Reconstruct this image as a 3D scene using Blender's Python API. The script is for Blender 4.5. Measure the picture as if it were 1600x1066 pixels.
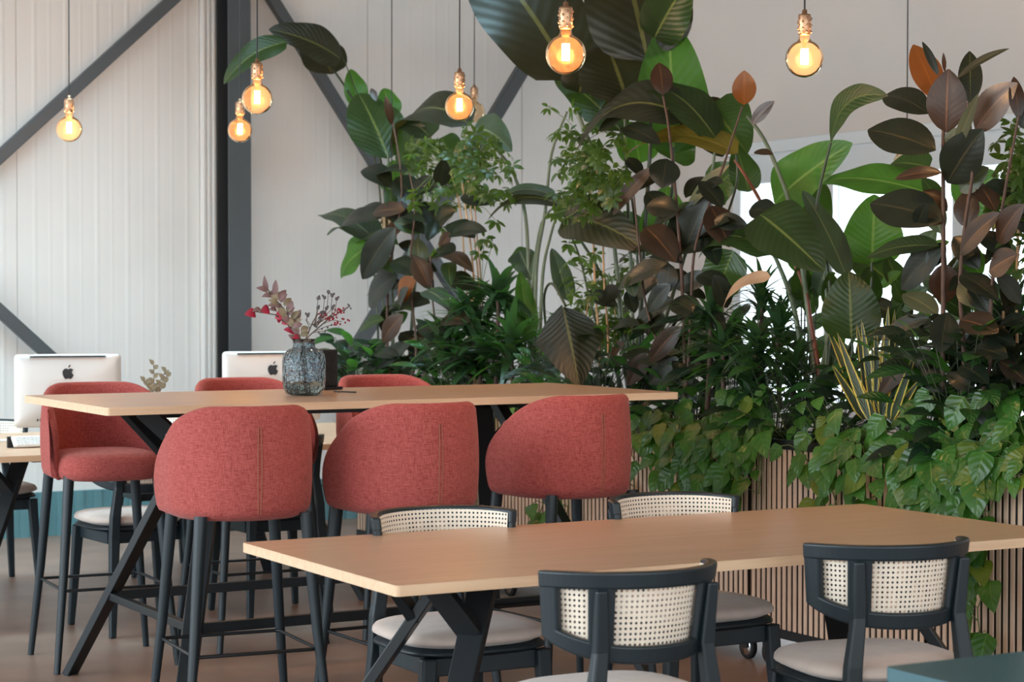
import bpy, bmesh, math, random
from mathutils import Vector, Matrix
for o in list(bpy.data.objects): bpy.data.objects.remove(o)
SC = bpy.context.scene; C = SC.collection
PI = math.pi; R = math.radians

# ------------------------------------------------------------------ camera
F, H, PITCH, TH = 3204.0, 1.415, 0.0219, 0.508
cd = bpy.data.cameras.new('camera'); cam = bpy.data.objects.new('camera', cd); C.objects.link(cam)
cd.sensor_width = 36; cd.lens = F/1600*36
cam.location = (0, 0, H); cam.rotation_euler = (PI/2-PITCH, 0, -TH)
cd.clip_start = .05; cd.clip_end = 200
cd.dof.use_dof = True; cd.dof.focus_distance = 6.6; cd.dof.aperture_fstop = 6.3
SC.camera = cam
# ------------------------------------------------------------------ light
w = bpy.data.worlds.new('world'); SC.world = w; w.use_nodes = True
nt = w.node_tree; nt.nodes.clear()
bg = nt.nodes.new('ShaderNodeBackground'); ou = nt.nodes.new('ShaderNodeOutputWorld')
tc = nt.nodes.new('ShaderNodeTexCoord'); sp = nt.nodes.new('ShaderNodeSeparateXYZ'); rp = nt.nodes.new('ShaderNodeValToRGB')
nt.links.new(tc.outputs['Generated'], sp.inputs[0]); nt.links.new(sp.outputs['Z'], rp.inputs[0])
rp.color_ramp.elements[0].position = 0.0; rp.color_ramp.elements[0].color = (.62, .70, .74, 1)
rp.color_ramp.elements[1].position = .4; rp.color_ramp.elements[1].color = (.93, .97, 1, 1)
nt.links.new(rp.outputs[0], bg.inputs[0]); bg.inputs[1].default_value = 2.5
nt.links.new(bg.outputs[0], ou.inputs[0])
def area(name, loc, rot, sx, sy, power, col):
    l = bpy.data.lights.new(name, 'AREA'); l.shape = 'RECTANGLE'; l.size = sx; l.size_y = sy; l.energy = power; l.color = col
    o = bpy.data.objects.new(name, l); C.objects.link(o); o.location = loc; o.rotation_euler = rot
    return o
# the building's other window fronts, left of and behind the camera, plus an added ceiling fill
area('daylight_left_front', (-3.6, 7.4, 2.3), (0, R(-62), 0), 1.6, 8.5, 190, (.74, .91, 1))
area('daylight_rear_front', (1.5, -5.4, 2.4), (R(90), 0, 0), 9, 3.0, 40, (.92, .96, 1))
fill_ = area('ceiling_fill', (1.6, 8.9, 4.22), (R(22), 0, 0), 6.5, 1.0, 100, (.50, .83, 1)); fill_.data.spread = R(95)  # added overhead fill, no real skylight; brightens lower back wall and far floor
VS = SC.view_settings
SC.display_settings.display_device = 'sRGB'
VS.view_transform = 'Standard'; VS.look = 'None'; VS.gamma = 1; VS.exposure = .84
try: VS.use_curve_mapping = False
except Exception: pass

# ------------------------------------------------------------------ pixel -> place
FW = Vector((math.sin(TH)*math.cos(PITCH), math.cos(TH)*math.cos(PITCH), -math.sin(PITCH)))
RT = Vector((math.cos(TH), -math.sin(TH), 0)); UP = RT.cross(FW)
CAM = Vector((0, 0, H))
def at(px, py, X=None, Y=None, Z=None):
    d = FW + RT*((px-800)/F) - UP*((py-533)/F)
    if X is not None: t = X/d.x
    elif Y is not None: t = Y/d.y
    else: t = (Z-H)/d.z
    return CAM + d*t
def dep(p): return (p-CAM).dot(FW)

# ------------------------------------------------------------------ materials
M = {}
def S(n, k, v):
    if k in n.inputs: n.inputs[k].default_value = v
def base(name):
    m = bpy.data.materials.new(name); m.use_nodes = True; M[name] = m
    n = m.node_tree; b = n.nodes['Principled BSDF']
    return m, n, b
def L(n, a, b): n.links.new(a, b)
def plain(name, col, rough=.5, metal=0, spec=.5, noise=0, nscale=20, bump=0, bscale=60, sheen=0, stretch=(1,1,1), coords='Object'):
    m, n, b = base(name)
    S(b, 'Base Color', (*col, 1)); S(b, 'Roughness', rough); S(b, 'Metallic', metal); S(b, 'Specular IOR Level', spec); S(b, 'Sheen Weight', sheen)
    if noise or bump:
        t = n.nodes.new('ShaderNodeTexCoord'); mp = n.nodes.new('ShaderNodeMapping'); mp.inputs['Scale'].default_value = stretch
        L(n, t.outputs[coords], mp.inputs[0])
    if noise:
        x = n.nodes.new('ShaderNodeTexNoise'); x.inputs['Scale'].default_value = nscale; x.inputs['Detail'].default_value = 6
        L(n, mp.outputs[0], x.inputs['Vector'])
        r = n.nodes.new('ShaderNodeValToRGB'); r.color_ramp.elements[0].position = .3; r.color_ramp.elements[1].position = .7
        r.color_ramp.elements[0].color = (*[c*(1-noise) for c in col], 1); r.color_ramp.elements[1].color = (*[min(1, c*(1+noise)) for c in col], 1)
        L(n, x.outputs['Fac'], r.inputs[0]); L(n, r.outputs[0], b.inputs['Base Color'])
    if bump:
        x = n.nodes.new('ShaderNodeTexNoise'); x.inputs['Scale'].default_value = bscale; x.inputs['Detail'].default_value = 3
        L(n, mp.outputs[0], x.inputs['Vector'])
        u = n.nodes.new('ShaderNodeBump'); u.inputs['Strength'].default_value = bump; u.inputs['Distance'].default_value = .002
        L(n, x.outputs['Fac'], u.inputs['Height']); L(n, u.outputs[0], b.inputs['Normal'])
    return m
def srgb(r, g, b):
    return tuple(((c/255)/12.92 if c/255 <= .04045 else ((c/255+.055)/1.055)**2.4) for c in (r, g, b))
plain('wall', srgb(208, 204, 200), .55, noise=.02, nscale=3)
plain('ceiling_paint', srgb(150, 136, 122), .8)
plain('plaster', srgb(216, 205, 198), .75, noise=.02, nscale=2)
plain('trim_white', srgb(225, 228, 230), .4)
plain('wall_base', srgb(84, 122, 128), .5, noise=.12, nscale=5)
plain('floor', srgb(140, 114, 100), .38, spec=.4, noise=.16, nscale=3.5, bump=.25, bscale=160)
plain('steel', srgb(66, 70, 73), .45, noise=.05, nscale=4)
plain('steel_dark', srgb(30, 31, 33), .5)  # column web and back flange: shade of the open recess put into the colour
plain('black_metal', srgb(22, 28, 32), .42, spec=.4, noise=.1, nscale=8)
plain('black_wood', srgb(27, 38, 44), .4, spec=.4, noise=.12, nscale=14, stretch=(1, 1, .15))
plain('seat_fabric', srgb(192, 176, 166), .9, noise=.06, nscale=25, bump=.3, bscale=600, sheen=.3)
plain('soil', srgb(40, 30, 25), .95, noise=.4, nscale=60, bump=1, bscale=90)
plain('black_plastic', srgb(24, 25, 28), .45)
plain('rubber', srgb(16, 16, 17), .7)
plain('chrome', srgb(200, 200, 200), .18, metal=1)
plain('brass', srgb(176, 138, 108), .35, metal=.85, noise=.2, nscale=40)
plain('cable', srgb(28, 26, 25), .6)
plain('aluminium', srgb(196, 190, 186), .42, metal=.35, noise=.02, nscale=2)
plain('logo_black', srgb(12, 12, 13), .25)
plain('white_plastic', srgb(225, 222, 216), .5)
plain('seam_thread', srgb(150, 92, 70), .8)
plain('slat_oak', srgb(214, 182, 158), .6, noise=.10, nscale=9, stretch=(6, 6, .6))
plain('felt_black', srgb(20, 17, 17), .95)
plain('petrol_lacquer', srgb(58, 98, 108), .22, spec=.7, noise=.08, nscale=5)  # dark teal lacquer, colour lightened to stand for the window's reflection
plain('dried_leaf', srgb(132, 122, 100), .8, noise=.15, nscale=30)
plain('dried_pink', srgb(122, 98, 98), .8, noise=.15, nscale=30)
plain('red_petal', srgb(150, 24, 50), .6, noise=.15, nscale=30)
plain('grey_seed', srgb(92, 88, 92), .8, noise=.2, nscale=40)
plain('twig', srgb(84, 70, 60), .8)
plain('ficus_stem', srgb(74, 52, 40), .7, noise=.25, nscale=30)
plain('cane_stem', srgb(168, 130, 92), .7, noise=.25, nscale=30)
plain('tube_green', srgb(52, 62, 40), .45, noise=.2, nscale=12)
plain('tube_pale', srgb(92, 102, 78), .5, noise=.2, nscale=12)
plain('tube_red', srgb(120, 66, 50), .5, noise=.2, nscale=12)
plain('vine_green', srgb(100, 112, 60), .5)

def wood(name, a, b_, rough=.38, sx=1.2):
    m, n, b = base(name)
    t = n.nodes.new('ShaderNodeTexCoord'); mp = n.nodes.new('ShaderNodeMapping'); mp.inputs['Scale'].default_value = (sx, 26, 26)
    x = n.nodes.new('ShaderNodeTexNoise'); x.inputs['Scale'].default_value = 2.2; x.inputs['Detail'].default_value = 9; x.inputs['Distortion'].default_value = .6
    r = n.nodes.new('ShaderNodeValToRGB'); r.color_ramp.elements[0].position = .3; r.color_ramp.elements[1].position = .72
    r.color_ramp.elements[0].color = (*a, 1); r.color_ramp.elements[1].color = (*b_, 1)
    L(n, t.outputs['Object'], mp.inputs[0]); L(n, mp.outputs[0], x.inputs['Vector']); L(n, x.outputs['Fac'], r.inputs[0]); L(n, r.outputs[0], b.inputs['Base Color'])
    S(b, 'Roughness', rough); S(b, 'Specular IOR Level', .45)
    return m
wood('table_oak', srgb(188, 154, 128), srgb(202, 170, 144), .30)
wood('edge_oak', srgb(208, 174, 140), srgb(222, 190, 158), .5)
wood('desk_oak', srgb(196, 160, 132), srgb(212, 178, 150), .45)

def fabric(name, col, col2):
    m, n, b = base(name)
    t = n.nodes.new('ShaderNodeTexCoord'); out = []
    for k, sc in enumerate(((900, 900, 90), (90, 90, 900))):
        mp = n.nodes.new('ShaderNodeMapping'); mp.inputs['Scale'].default_value = sc
        x = n.nodes.new('ShaderNodeTexNoise'); x.inputs['Scale'].default_value = .55; x.inputs['Detail'].default_value = 3
        L(n, t.outputs['Object'], mp.inputs[0]); L(n, mp.outputs[0], x.inputs['Vector']); out.append(x)
    mx = n.nodes.new('ShaderNodeMath'); mx.operation = 'ADD'; L(n, out[0].outputs['Fac'], mx.inputs[0]); L(n, out[1].outputs['Fac'], mx.inputs[1])
    r = n.nodes.new('ShaderNodeValToRGB'); r.color_ramp.elements[0].position = .38; r.color_ramp.elements[1].position = .62
    hf = n.nodes.new('ShaderNodeMath'); hf.operation = 'MULTIPLY'; hf.inputs[1].default_value = .5; L(n, mx.outputs[0], hf.inputs[0])
    r.color_ramp.elements[0].color = (*col2, 1); r.color_ramp.elements[1].color = (*col, 1)
    L(n, hf.outputs[0], r.inputs[0]); L(n, r.outputs[0], b.inputs['Base Color'])
    u = n.nodes.new('ShaderNodeBump'); u.inputs['Strength'].default_value = .35; u.inputs['Distance'].default_value = .0015
    L(n, hf.outputs[0], u.inputs['Height']); L(n, u.outputs[0], b.inputs['Normal'])
    S(b, 'Roughness', .95); S(b, 'Sheen Weight', .2); S(b, 'Specular IOR Level', .2)
    if 'Sheen Tint' in b.inputs: b.inputs['Sheen Tint'].default_value = (1, .6, .55, 1)
    return m
fabric('red_fabric', srgb(176, 90, 84), srgb(136, 57, 54))

def cane():
    m, n, b = base('cane')
    S(b, 'Base Color', (*srgb(238, 224, 206), 1)); S(b, 'Roughness', .6)
    t = n.nodes.new('ShaderNodeUVMap'); sc = n.nodes.new('ShaderNodeVectorMath'); sc.operation = 'SCALE'; sc.inputs['Scale'].default_value = 1/.0125
    L(n, t.outputs[0], sc.inputs[0])
    fr = n.nodes.new('ShaderNodeVectorMath'); fr.operation = 'FRACTION'; L(n, sc.outputs[0], fr.inputs[0])
    sb = n.nodes.new('ShaderNodeVectorMath'); sb.operation = 'SUBTRACT'; sb.inputs[1].default_value = (.5, .5, 0); L(n, fr.outputs[0], sb.inputs[0])
    ln = n.nodes.new('ShaderNodeVectorMath'); ln.operation = 'LENGTH'; L(n, sb.outputs[0], ln.inputs[0])
    g = n.nodes.new('ShaderNodeMath'); g.operation = 'GREATER_THAN'; g.inputs[1].default_value = .245; L(n, ln.outputs['Value'], g.inputs[0])
    L(n, g.outputs[0], b.inputs['Alpha'])
    # woven strands
    wv = n.nodes.new('ShaderNodeTexWave'); wv.inputs['Scale'].default_value = 900; wv.bands_direction = 'DIAGONAL'
    L(n, t.outputs[0], wv.inputs['Vector'])
    u = n.nodes.new('ShaderNodeBump'); u.inputs['Strength'].default_value = .3; u.inputs['Distance'].default_value = .001
    L(n, wv.outputs['Fac'], u.inputs['Height']); L(n, u.outputs[0], b.inputs['Normal'])
cane()

def leafmat(name, top, under, rough=.35, transl=.35, tcol=None, rib=None, veins=0, vscale=60, var=.25, edge=None, spec=.5):
    m, n, b = base(name)
    uv = n.nodes.new('ShaderNodeUVMap'); sp = n.nodes.new('ShaderNodeSeparateXYZ'); L(n, uv.outputs[0], sp.inputs[0])
    t = n.nodes.new('ShaderNodeTexCoord'); x = n.nodes.new('ShaderNodeTexNoise'); x.inputs['Scale'].default_value = 7; L(n, t.outputs['Object'], x.inputs['Vector'])
    r = n.nodes.new('ShaderNodeValToRGB'); r.color_ramp.elements[0].position = .3; r.color_ramp.elements[1].position = .7
    r.color_ramp.elements[0].color = (*[c*(1-var) for c in top], 1); r.color_ramp.elements[1].color = (*[c*(1+var) for c in top], 1)
    L(n, x.outputs['Fac'], r.inputs[0])
    col = r.outputs[0]
    g = n.nodes.new('ShaderNodeNewGeometry')
    mx = n.nodes.new('ShaderNodeMixRGB'); L(n, g.outputs['Backfacing'], mx.inputs[0]); L(n, col, mx.inputs[1]); mx.inputs[2].default_value = (*under, 1); col = mx.outputs[0]
    # |u-.5|
    a = n.nodes.new('ShaderNodeMath'); a.operation = 'SUBTRACT'; a.inputs[1].default_value = .5; L(n, sp.outputs[0], a.inputs[0])
    ab = n.nodes.new('ShaderNodeMath'); ab.operation = 'ABSOLUTE'; L(n, a.outputs[0], ab.inputs[0])
    if rib:
        lt = n.nodes.new('ShaderNodeMath'); lt.operation = 'LESS_THAN'; lt.inputs[1].default_value = .022; L(n, ab.outputs[0], lt.inputs[0])
        m2 = n.nodes.new('ShaderNodeMixRGB'); L(n, lt.outputs[0], m2.inputs[0]); L(n, col, m2.inputs[1]); m2.inputs[2].default_value = (*rib, 1); col = m2.outputs[0]
    if edge:
        gt = n.nodes.new('ShaderNodeMath'); gt.operation = 'GREATER_THAN'; gt.inputs[1].default_value = .34; L(n, ab.outputs[0], gt.inputs[0])
        m3 = n.nodes.new('ShaderNodeMixRGB'); L(n, gt.outputs[0], m3.inputs[0]); L(n, col, m3.inputs[1]); m3.inputs[2].default_value = (*edge, 1); col = m3.outputs[0]
    L(n, col, b.inputs['Base Color']); S(b, 'Roughness', rough); S(b, 'Specular IOR Level', spec)
    if veins:
        # lateral veins: sin(v*k - |u|*j)
        mm = n.nodes.new('ShaderNodeMath'); mm.operation = 'MULTIPLY'; mm.inputs[1].default_value = vscale; L(n, sp.outputs[1], mm.inputs[0])
        m4 = n.nodes.new('ShaderNodeMath'); m4.operation = 'MULTIPLY'; m4.inputs[1].default_value = -vscale*.5; L(n, ab.outputs[0], m4.inputs[0])
        ad = n.nodes.new('ShaderNodeMath'); ad.operation = 'ADD'; L(n, mm.outputs[0], ad.inputs[0]); L(n, m4.outputs[0], ad.inputs[1])
        si = n.nodes.new('ShaderNodeMath'); si.operation = 'SINE'; L(n, ad.outputs[0], si.inputs[0])
        u = n.nodes.new('ShaderNodeBump'); u.inputs['Strength'].default_value = veins; u.inputs['Distance'].default_value = .004
        L(n, si.outputs[0], u.inputs['Height']); L(n, u.outputs[0], b.inputs['Normal'])
    tr = n.nodes.new('ShaderNodeBsdfTranslucent'); tcol = tcol or tuple(min(1, c*2.2) for c in top); tr.inputs[0].default_value = (*tcol, 1)
    mm = n.nodes.new('ShaderNodeMixShader'); mm.inputs[0].default_value = transl
    out = n.nodes['Material Output']; L(n, b.outputs[0], mm.inputs[1]); L(n, tr.outputs[0], mm.inputs[2]); L(n, mm.outputs[0], out.inputs[0])
leafmat('strel_leaf', srgb(35, 49, 28), srgb(56, 67, 44), .38, .35, srgb(93, 136, 42), srgb(102, 110, 59), .16, 80)
leafmat('strel_dark', srgb(30, 35, 24), srgb(41, 40, 28), .4, .22, srgb(93, 85, 34), srgb(93, 93, 51), .16, 80)
leafmat('strel_bright', srgb(60, 99, 35), srgb(67, 99, 48), .4, .5, srgb(102, 161, 51), srgb(127, 153, 76), .14, 80)
leafmat('strel_grey', srgb(56, 68, 57), srgb(88, 97, 86), .4, .3, srgb(102, 136, 76), srgb(119, 127, 93), .14, 80)
leafmat('strel_yellow', srgb(96, 88, 32), srgb(88, 76, 40), .45, .4, srgb(161, 127, 34), srgb(136, 119, 51), .14, 80)
leafmat('ficus_leaf', srgb(23, 31, 23), srgb(50, 46, 36), .33, .10, srgb(90, 80, 36), srgb(52, 50, 34), .03, 60, spec=.35)
leafmat('ficus_brown', srgb(44, 36, 28), srgb(56, 43, 32), .35, .25, srgb(144, 81, 37), srgb(102, 68, 42), .03, 60)
leafmat('ficus_orange', srgb(112, 70, 35), srgb(120, 72, 35), .35, .4, srgb(187, 102, 34), srgb(144, 85, 42), .03, 60)
leafmat('ficus_pale', srgb(73, 78, 59), srgb(102, 99, 83), .4, .3, srgb(127, 136, 76), srgb(119, 110, 76), .03, 60)
leafmat('dry_leaf', srgb(176, 142, 112), srgb(180, 148, 118), .7, .3, srgb(200, 150, 110))
leafmat('schef_leaf', srgb(47, 70, 30), srgb(64, 85, 44), .35, .35, srgb(121, 158, 46), None, 0, var=.4)
leafmat('drac_leaf', srgb(40, 65, 43), srgb(57, 83, 57), .3, .3, srgb(95, 158, 63), None, 0, var=.35)
leafmat('pothos_leaf', srgb(56, 99, 40), srgb(84, 118, 61), .3, .35, srgb(120, 180, 49), srgb(95, 129, 60), .2, 30, var=.4)
leafmat('pothos_lime', srgb(96, 116, 40), srgb(96, 112, 56), .35, .4, srgb(153, 170, 51), srgb(102, 127, 51), .2, 30, var=.3)
leafmat('filler_leaf', srgb(41, 76, 39), srgb(66, 94, 53), .3, .3, srgb(98, 176, 54), srgb(76, 114, 57), .3, 40, var=.4)
leafmat('filler_dark', srgb(25, 41, 30), srgb(45, 57, 43), .3, .2, srgb(63, 116, 42), None, .2, 40, var=.4)
leafmat('snake_leaf', srgb(46, 62, 42), srgb(46, 62, 42), .4, .1, None, None, .3, 60, edge=srgb(190, 168, 70))

def glassmat():
    m, n, b = base('bulb_glass')
    n.nodes.remove(b); out = n.nodes['Material Output']
    t = n.nodes.new('ShaderNodeBsdfTransparent'); t.inputs[0].default_value = (1, .86, .68, 1)
    g = n.nodes.new('ShaderNodeBsdfGlossy'); g.inputs['Roughness'].default_value = .06; g.inputs['Color'].default_value = (1, .80, .55, 1)
    d = n.nodes.new('ShaderNodeBsdfTranslucent'); d.inputs[0].default_value = (1, .5, .28, 1)
    lw = n.nodes.new('ShaderNodeLayerWeight'); lw.inputs['Blend'].default_value = .12
    m0 = n.nodes.new('ShaderNodeMixShader'); m0.inputs[0].default_value = .022; L(n, t.outputs[0], m0.inputs[1]); L(n, d.outputs[0], m0.inputs[2])
    mx = n.nodes.new('ShaderNodeMixShader'); L(n, lw.outputs['Fresnel'], mx.inputs[0]); L(n, m0.outputs[0], mx.inputs[1]); L(n, g.outputs[0], mx.inputs[2])
    L(n, mx.outputs[0], out.inputs[0])
    m, n, b = base('window_glass')
    n.nodes.remove(b); out = n.nodes['Material Output']
    t = n.nodes.new('ShaderNodeBsdfTransparent'); t.inputs[0].default_value = (.96, .98, 1, 1)
    g = n.nodes.new('ShaderNodeBsdfGlossy'); g.inputs['Roughness'].default_value = .02
    mx = n.nodes.new('ShaderNodeMixShader'); mx.inputs[0].default_value = .06; L(n, t.outputs[0], mx.inputs[1]); L(n, g.outputs[0], mx.inputs[2]); L(n, mx.outputs[0], out.inputs[0])
    m, n, b = base('vase_glass')
    S(b, 'Base Color', (*srgb(206, 222, 230), 1)); S(b, 'Roughness', .05); S(b, 'Transmission Weight', 1.0); S(b, 'IOR', 1.3)
    tt = n.nodes.new('ShaderNodeTexCoord'); v = n.nodes.new('ShaderNodeTexVoronoi'); v.inputs['Scale'].default_value = 75; L(n, tt.outputs['Object'], v.inputs['Vector'])
    u = n.nodes.new('ShaderNodeBump'); u.inputs['Strength'].default_value = .9; u.inputs['Distance'].default_value = .004
    L(n, v.outputs['Distance'], u.inputs['Height']); L(n, u.outputs[0], b.inputs['Normal'])
glassmat()
def emit(name, col, s):
    m, n, b = base(name)
    S(b, 'Base Color', (*col, 1)); b.inputs['Emission Color'].default_value = (*col, 1); b.inputs['Emission Strength'].default_value = s
emit('filament', (1, .60, .30), 50); emit('filament_off', (.9, .8, .6), .0)

# ------------------------------------------------------------------ mesh helpers
class MB:
    def __init__(s): s.v = []; s.f = []; s.uv = []; s.mi = []; s.sm = []
    def add(s, vs, fs, uvs=None, mi=0, smooth=False):
        o = len(s.v); s.v += [tuple(v) for v in vs]
        for f in fs:
            s.f.append([i+o for i in f]); s.mi.append(mi); s.sm.append(smooth)
            s.uv.append([uvs[i] if uvs else (0, 0) for i in f])
        return s
    def box(s, x0, x1, y0, y1, z0, z1, mi=0, T=None):
        vs = [Vector((x, y, z)) for z in (z0, z1) for y in (y0, y1) for x in (x0, x1)]
        if T: vs = [T @ v for v in vs]
        return s.add(vs, [(0,2,3,1),(4,5,7,6),(0,1,5,4),(2,6,7,3),(0,4,6,2),(1,3,7,5)], None, mi)
    def bar(s, a, b, w, h, ref=(0, 0, 1), w2=None, h2=None, mi=0):
        """rectangular bar from a to b: w across ref, h along ref"""
        a = Vector(a); b = Vector(b); d = (b-a).normalized(); ref = Vector(ref)
        x = d.cross(ref); x = x.normalized() if x.length > 1e-4 else Vector((1, 0, 0)); y = x.cross(d).normalized()
        w2 = w2 or w; h2 = h2 or h; vs = []
        for p, ww, hh in ((a, w, h), (b, w2, h2)):
            for sx, sy in ((-1,-1),(1,-1),(1,1),(-1,1)): vs.append(p + x*sx*ww/2 + y*sy*hh/2)
        return s.add(vs, [(3,2,1,0),(4,5,6,7),(0,1,5,4),(1,2,6,5),(2,3,7,6),(3,0,4,7)], None, mi)
    def tube(s, pts, rad, n=10, closed=False, mi=0):
        pts = [Vector(p) for p in pts]; N = len(pts)
        if not isinstance(rad, (list, tuple)): rad = [rad]*N
        vs = []; prev = None
        for i, p in enumerate(pts):
            if closed: d = pts[(i+1) % N]-pts[i-1]
            else: d = pts[min(i+1, N-1)]-pts[max(i-1, 0)]
            d.normalize()
            if prev is None:
                r = Vector((0, 0, 1)) if abs(d.z) < .9 else Vector((1, 0, 0)); x = d.cross(r).normalized()
            else:
                x = prev - d*prev.dot(d)
                x = x.normalized() if x.length > 1e-6 else d.orthogonal().normalized()
            prev = x; y = d.cross(x)
            for k in range(n):
                a = 2*PI*k/n; vs.append(p + (x*math.cos(a)+y*math.sin(a))*rad[i])
        fs = []
        for i in range(N if closed else N-1):
            j = (i+1) % N
            for k in range(n): fs.append((i*n+k, i*n+(k+1) % n, j*n+(k+1) % n, j*n+k))
        s.add(vs, fs, None, mi, True)
        if not closed:
            s.add(vs[:n], [tuple(range(n))[::-1]], None, mi); s.add(vs[-n:], [tuple(range(n))], None, mi)
        return s
    def lathe(s, prof, n=24, c=(0, 0, 0), mi=0, cap=True):
        c = Vector(c); vs = []
        for r, z in prof:
            for k in range(n):
                a = 2*PI*k/n; vs.append(c+Vector((r*math.cos(a), r*math.sin(a), z)))
        fs = [(i*n+k, i*n+(k+1) % n, (i+1)*n+(k+1) % n, (i+1)*n+k) for i in range(len(prof)-1) for k in range(n)]
        s.add(vs, fs, None, mi, True)
        if cap:
            if prof[0][0] > 1e-4: s.add(vs[:n], [tuple(range(n))[::-1]], None, mi)
            if prof[-1][0] > 1e-4: s.add(vs[-n:], [tuple(range(n))], None, mi)
        return s
    def sphere(s, c, r, n=8, mi=0, sz=1):
        return s.lathe([(max(1e-5, r*math.sin(PI*i/n)), -r*sz*math.cos(PI*i/n)) for i in range(n+1)], n+2, c, mi, False)
    def prism(s, poly, z0, z1, mi=0, T=None):
        n = len(poly); vs = [Vector((x, y, z)) for z in (z0, z1) for x, y in poly]
        if T: vs = [T @ v for v in vs]
        return s.add(vs, [tuple(range(n))[::-1], tuple(range(n, 2*n))]+[(i, (i+1) % n, n+(i+1) % n, n+i) for i in range(n)], None, mi)
    def build(s, name, mats, parent=None, bevel=0, seg=2, origin=None):
        if not isinstance(mats, (list, tuple)): mats = [mats]
        vs = s.v
        if origin is not None:
            origin = Vector(origin); vs = [tuple(Vector(v)-origin) for v in vs]
        me = bpy.data.meshes.new(name); me.from_pydata(vs, [], s.f)
        for m in mats: me.materials.append(M[m])
        me.polygons.foreach_set('material_index', s.mi); me.polygons.foreach_set('use_smooth', s.sm)
        u = me.uv_layers.new(name='UVMap'); k = 0
        flat = [c for face in s.uv for q in face for c in q]; u.data.foreach_set('uv', flat)
        me.update()
        o = bpy.data.objects.new(name, me); C.objects.link(o)
        if parent is not None: o.parent = parent
        if origin is not None: o.location = origin if parent is None else origin-Vector(parent.location)
        if bevel:
            b = o.modifiers.new('bevel', 'BEVEL'); b.width = bevel; b.segments = seg; b.limit_method = 'ANGLE'; b.angle_limit = R(35); b.harden_normals = False
        return o
def tag(o, label, cat, group=None, kind=None):
    if label: o['label'] = label
    if cat: o['category'] = cat
    if group: o['group'] = group
    if kind: o['kind'] = kind
    return o
def struct(o): o['kind'] = 'structure'; return o
def empty(name, loc=(0, 0, 0), rz=0, label=None, cat=None, group=None):
    o = bpy.data.objects.new(name, None); C.objects.link(o); o.location = loc; o.rotation_euler = (0, 0, rz); o.empty_display_size = .1
    return tag(o, label, cat, group)
def children(o): return [c for c in ALLCH.get(o.name, [])]
def copy_tree(o, parent=None):
    c = o.copy(); C.objects.link(c)
    if parent is not None: c.parent = parent
    for ch in list(o.children): copy_tree(ch, c)
    return c
def place(proto, used, loc, rz, label, group):
    o = proto if not used else copy_tree(proto)
    o.location = loc; o.rotation_euler = (0, 0, rz); o['label'] = label; o['group'] = group
    return o

# ------------------------------------------------------------------ the setting
YW, XW, XL, YB, ZC = 11.9, 7.95, -5.6, -5.6, 4.3
struct(MB().box(XL, XW+.2, YB, YW+.2, -.2, 0).build('floor', 'floor'))
struct(MB().box(XL, XW+.2, YB, YW+.2, ZC, ZC+.2).build('ceiling', 'ceiling_paint'))
# back wall: profiled steel sandwich panels, ribs every 10 cm and a joint every 1.13 m
mb = MB(); prof = []
x = XL; pitch = .0942; xj = (at(25, 300, Y=YW).x)
k0 = math.floor((XL-xj)/(pitch*12))
pts = [(XL, 0)]
i = 0; xx = xj + k0*pitch*12
while xx < XW:
    j = i % 12
    if j == 0: seq = [(0, 0), (.002, .008), (.006, .008), (.008, 0)]
    else: seq = [(0, 0), (.012, -.0016), (.020, -.0016), (.034, 0)] if j % 2 else [(0, 0), (.010, -.0008), (.016, -.0008), (.026, 0)]
    for dx, dy in seq:
        if xx+dx > XL and xx+dx < XW: pts.append((xx+dx, dy))
    xx += pitch; i += 1
pts.append((XW+.2, 0))
n = len(pts)
mb.add([(a, YW+b, z) for z in (0, ZC) for a, b in pts], [(k, k+1, n+k+1, n+k) for k in range(n-1)])
mb.box(XL, XW+.2, YW+.02, YW+.2, 0, ZC)
struct(mb.build('wall_back', 'wall'))
# ribbed petrol base strip
mb = MB(); mb.box(XL, XW, YW-.03, YW, 0, .26)
xx = XL
while xx < XW: mb.box(xx, xx+.05, YW-.045, YW-.03, 0, .26); xx += .11
struct(mb.build('baseboard_back', 'wall_base'))
# window wall
yA = at(1150, 400, X=XW).y; yB = at(1700, 400, X=XW).y - 1.2   # window from yB to yA
zt = at(1165, 240, X=XW).z; zs = .66
mb = MB(); mb.box(XW, XW+.2, yA, YW+.2, 0, ZC); mb.box(XW, XW+.2, YB, yB, 0, ZC); mb.box(XW, XW+.2, yB, yA, 0, zs); mb.box(XW, XW+.2, yB, yA, zt, ZC)
struct(mb.build('wall_right', 'plaster'))
win = MB(); fw = .09
win.box(XW-.04, XW+.08, yB, yA, zt-.21, zt, 0); win.box(XW-.07, XW+.0, yB, yA+.06, zt-.02, zt+.06, 0)
win.box(XW-.05, XW+.08, yB, yA, zs, zs+fw, 0); win.box(XW-.03, XW+.08, yA-fw, yA, zs, zt, 0); win.box(XW-.03, XW+.08, yB, yB+fw, zs, zt, 0)
wf = struct(win.build('window_1', 'trim_white', bevel=.006))
ym = [at(1298, 400, X=XW).y, at(1500, 400, X=XW).y, yB+1.3]
for y in ym:
    MB().box(XW-.02, XW+.07, y-.045, y+.045, zs+fw, zt-.2).build('mullion', 'trim_white', wf)
ed = [yA-fw]+[y for y in ym]+[yB+fw]
for a, b in zip(ed[:-1], ed[1:]):
    MB().box(XW+.02, XW+.03, b+.045 if b in ym else b, a-.045 if a in ym else a, zs+fw, zt-.2).build('pane', 'window_glass', wf)
# pilaster cover strip left of the column
x0 = at(312, 300, Y=YW).x; x1 = at(346, 300, Y=YW-.05).x
mb = MB(); mb.box(x0, x1, YW-.03, YW, 0, ZC)
q = (x1-x0)/4
for k in range(4): mb.box(x0+q*k+.006, x0+q*k+q-.006, YW-.045, YW-.03, 0, ZC)
struct(mb.build('trim_1', 'wall', bevel=.004))
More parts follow.
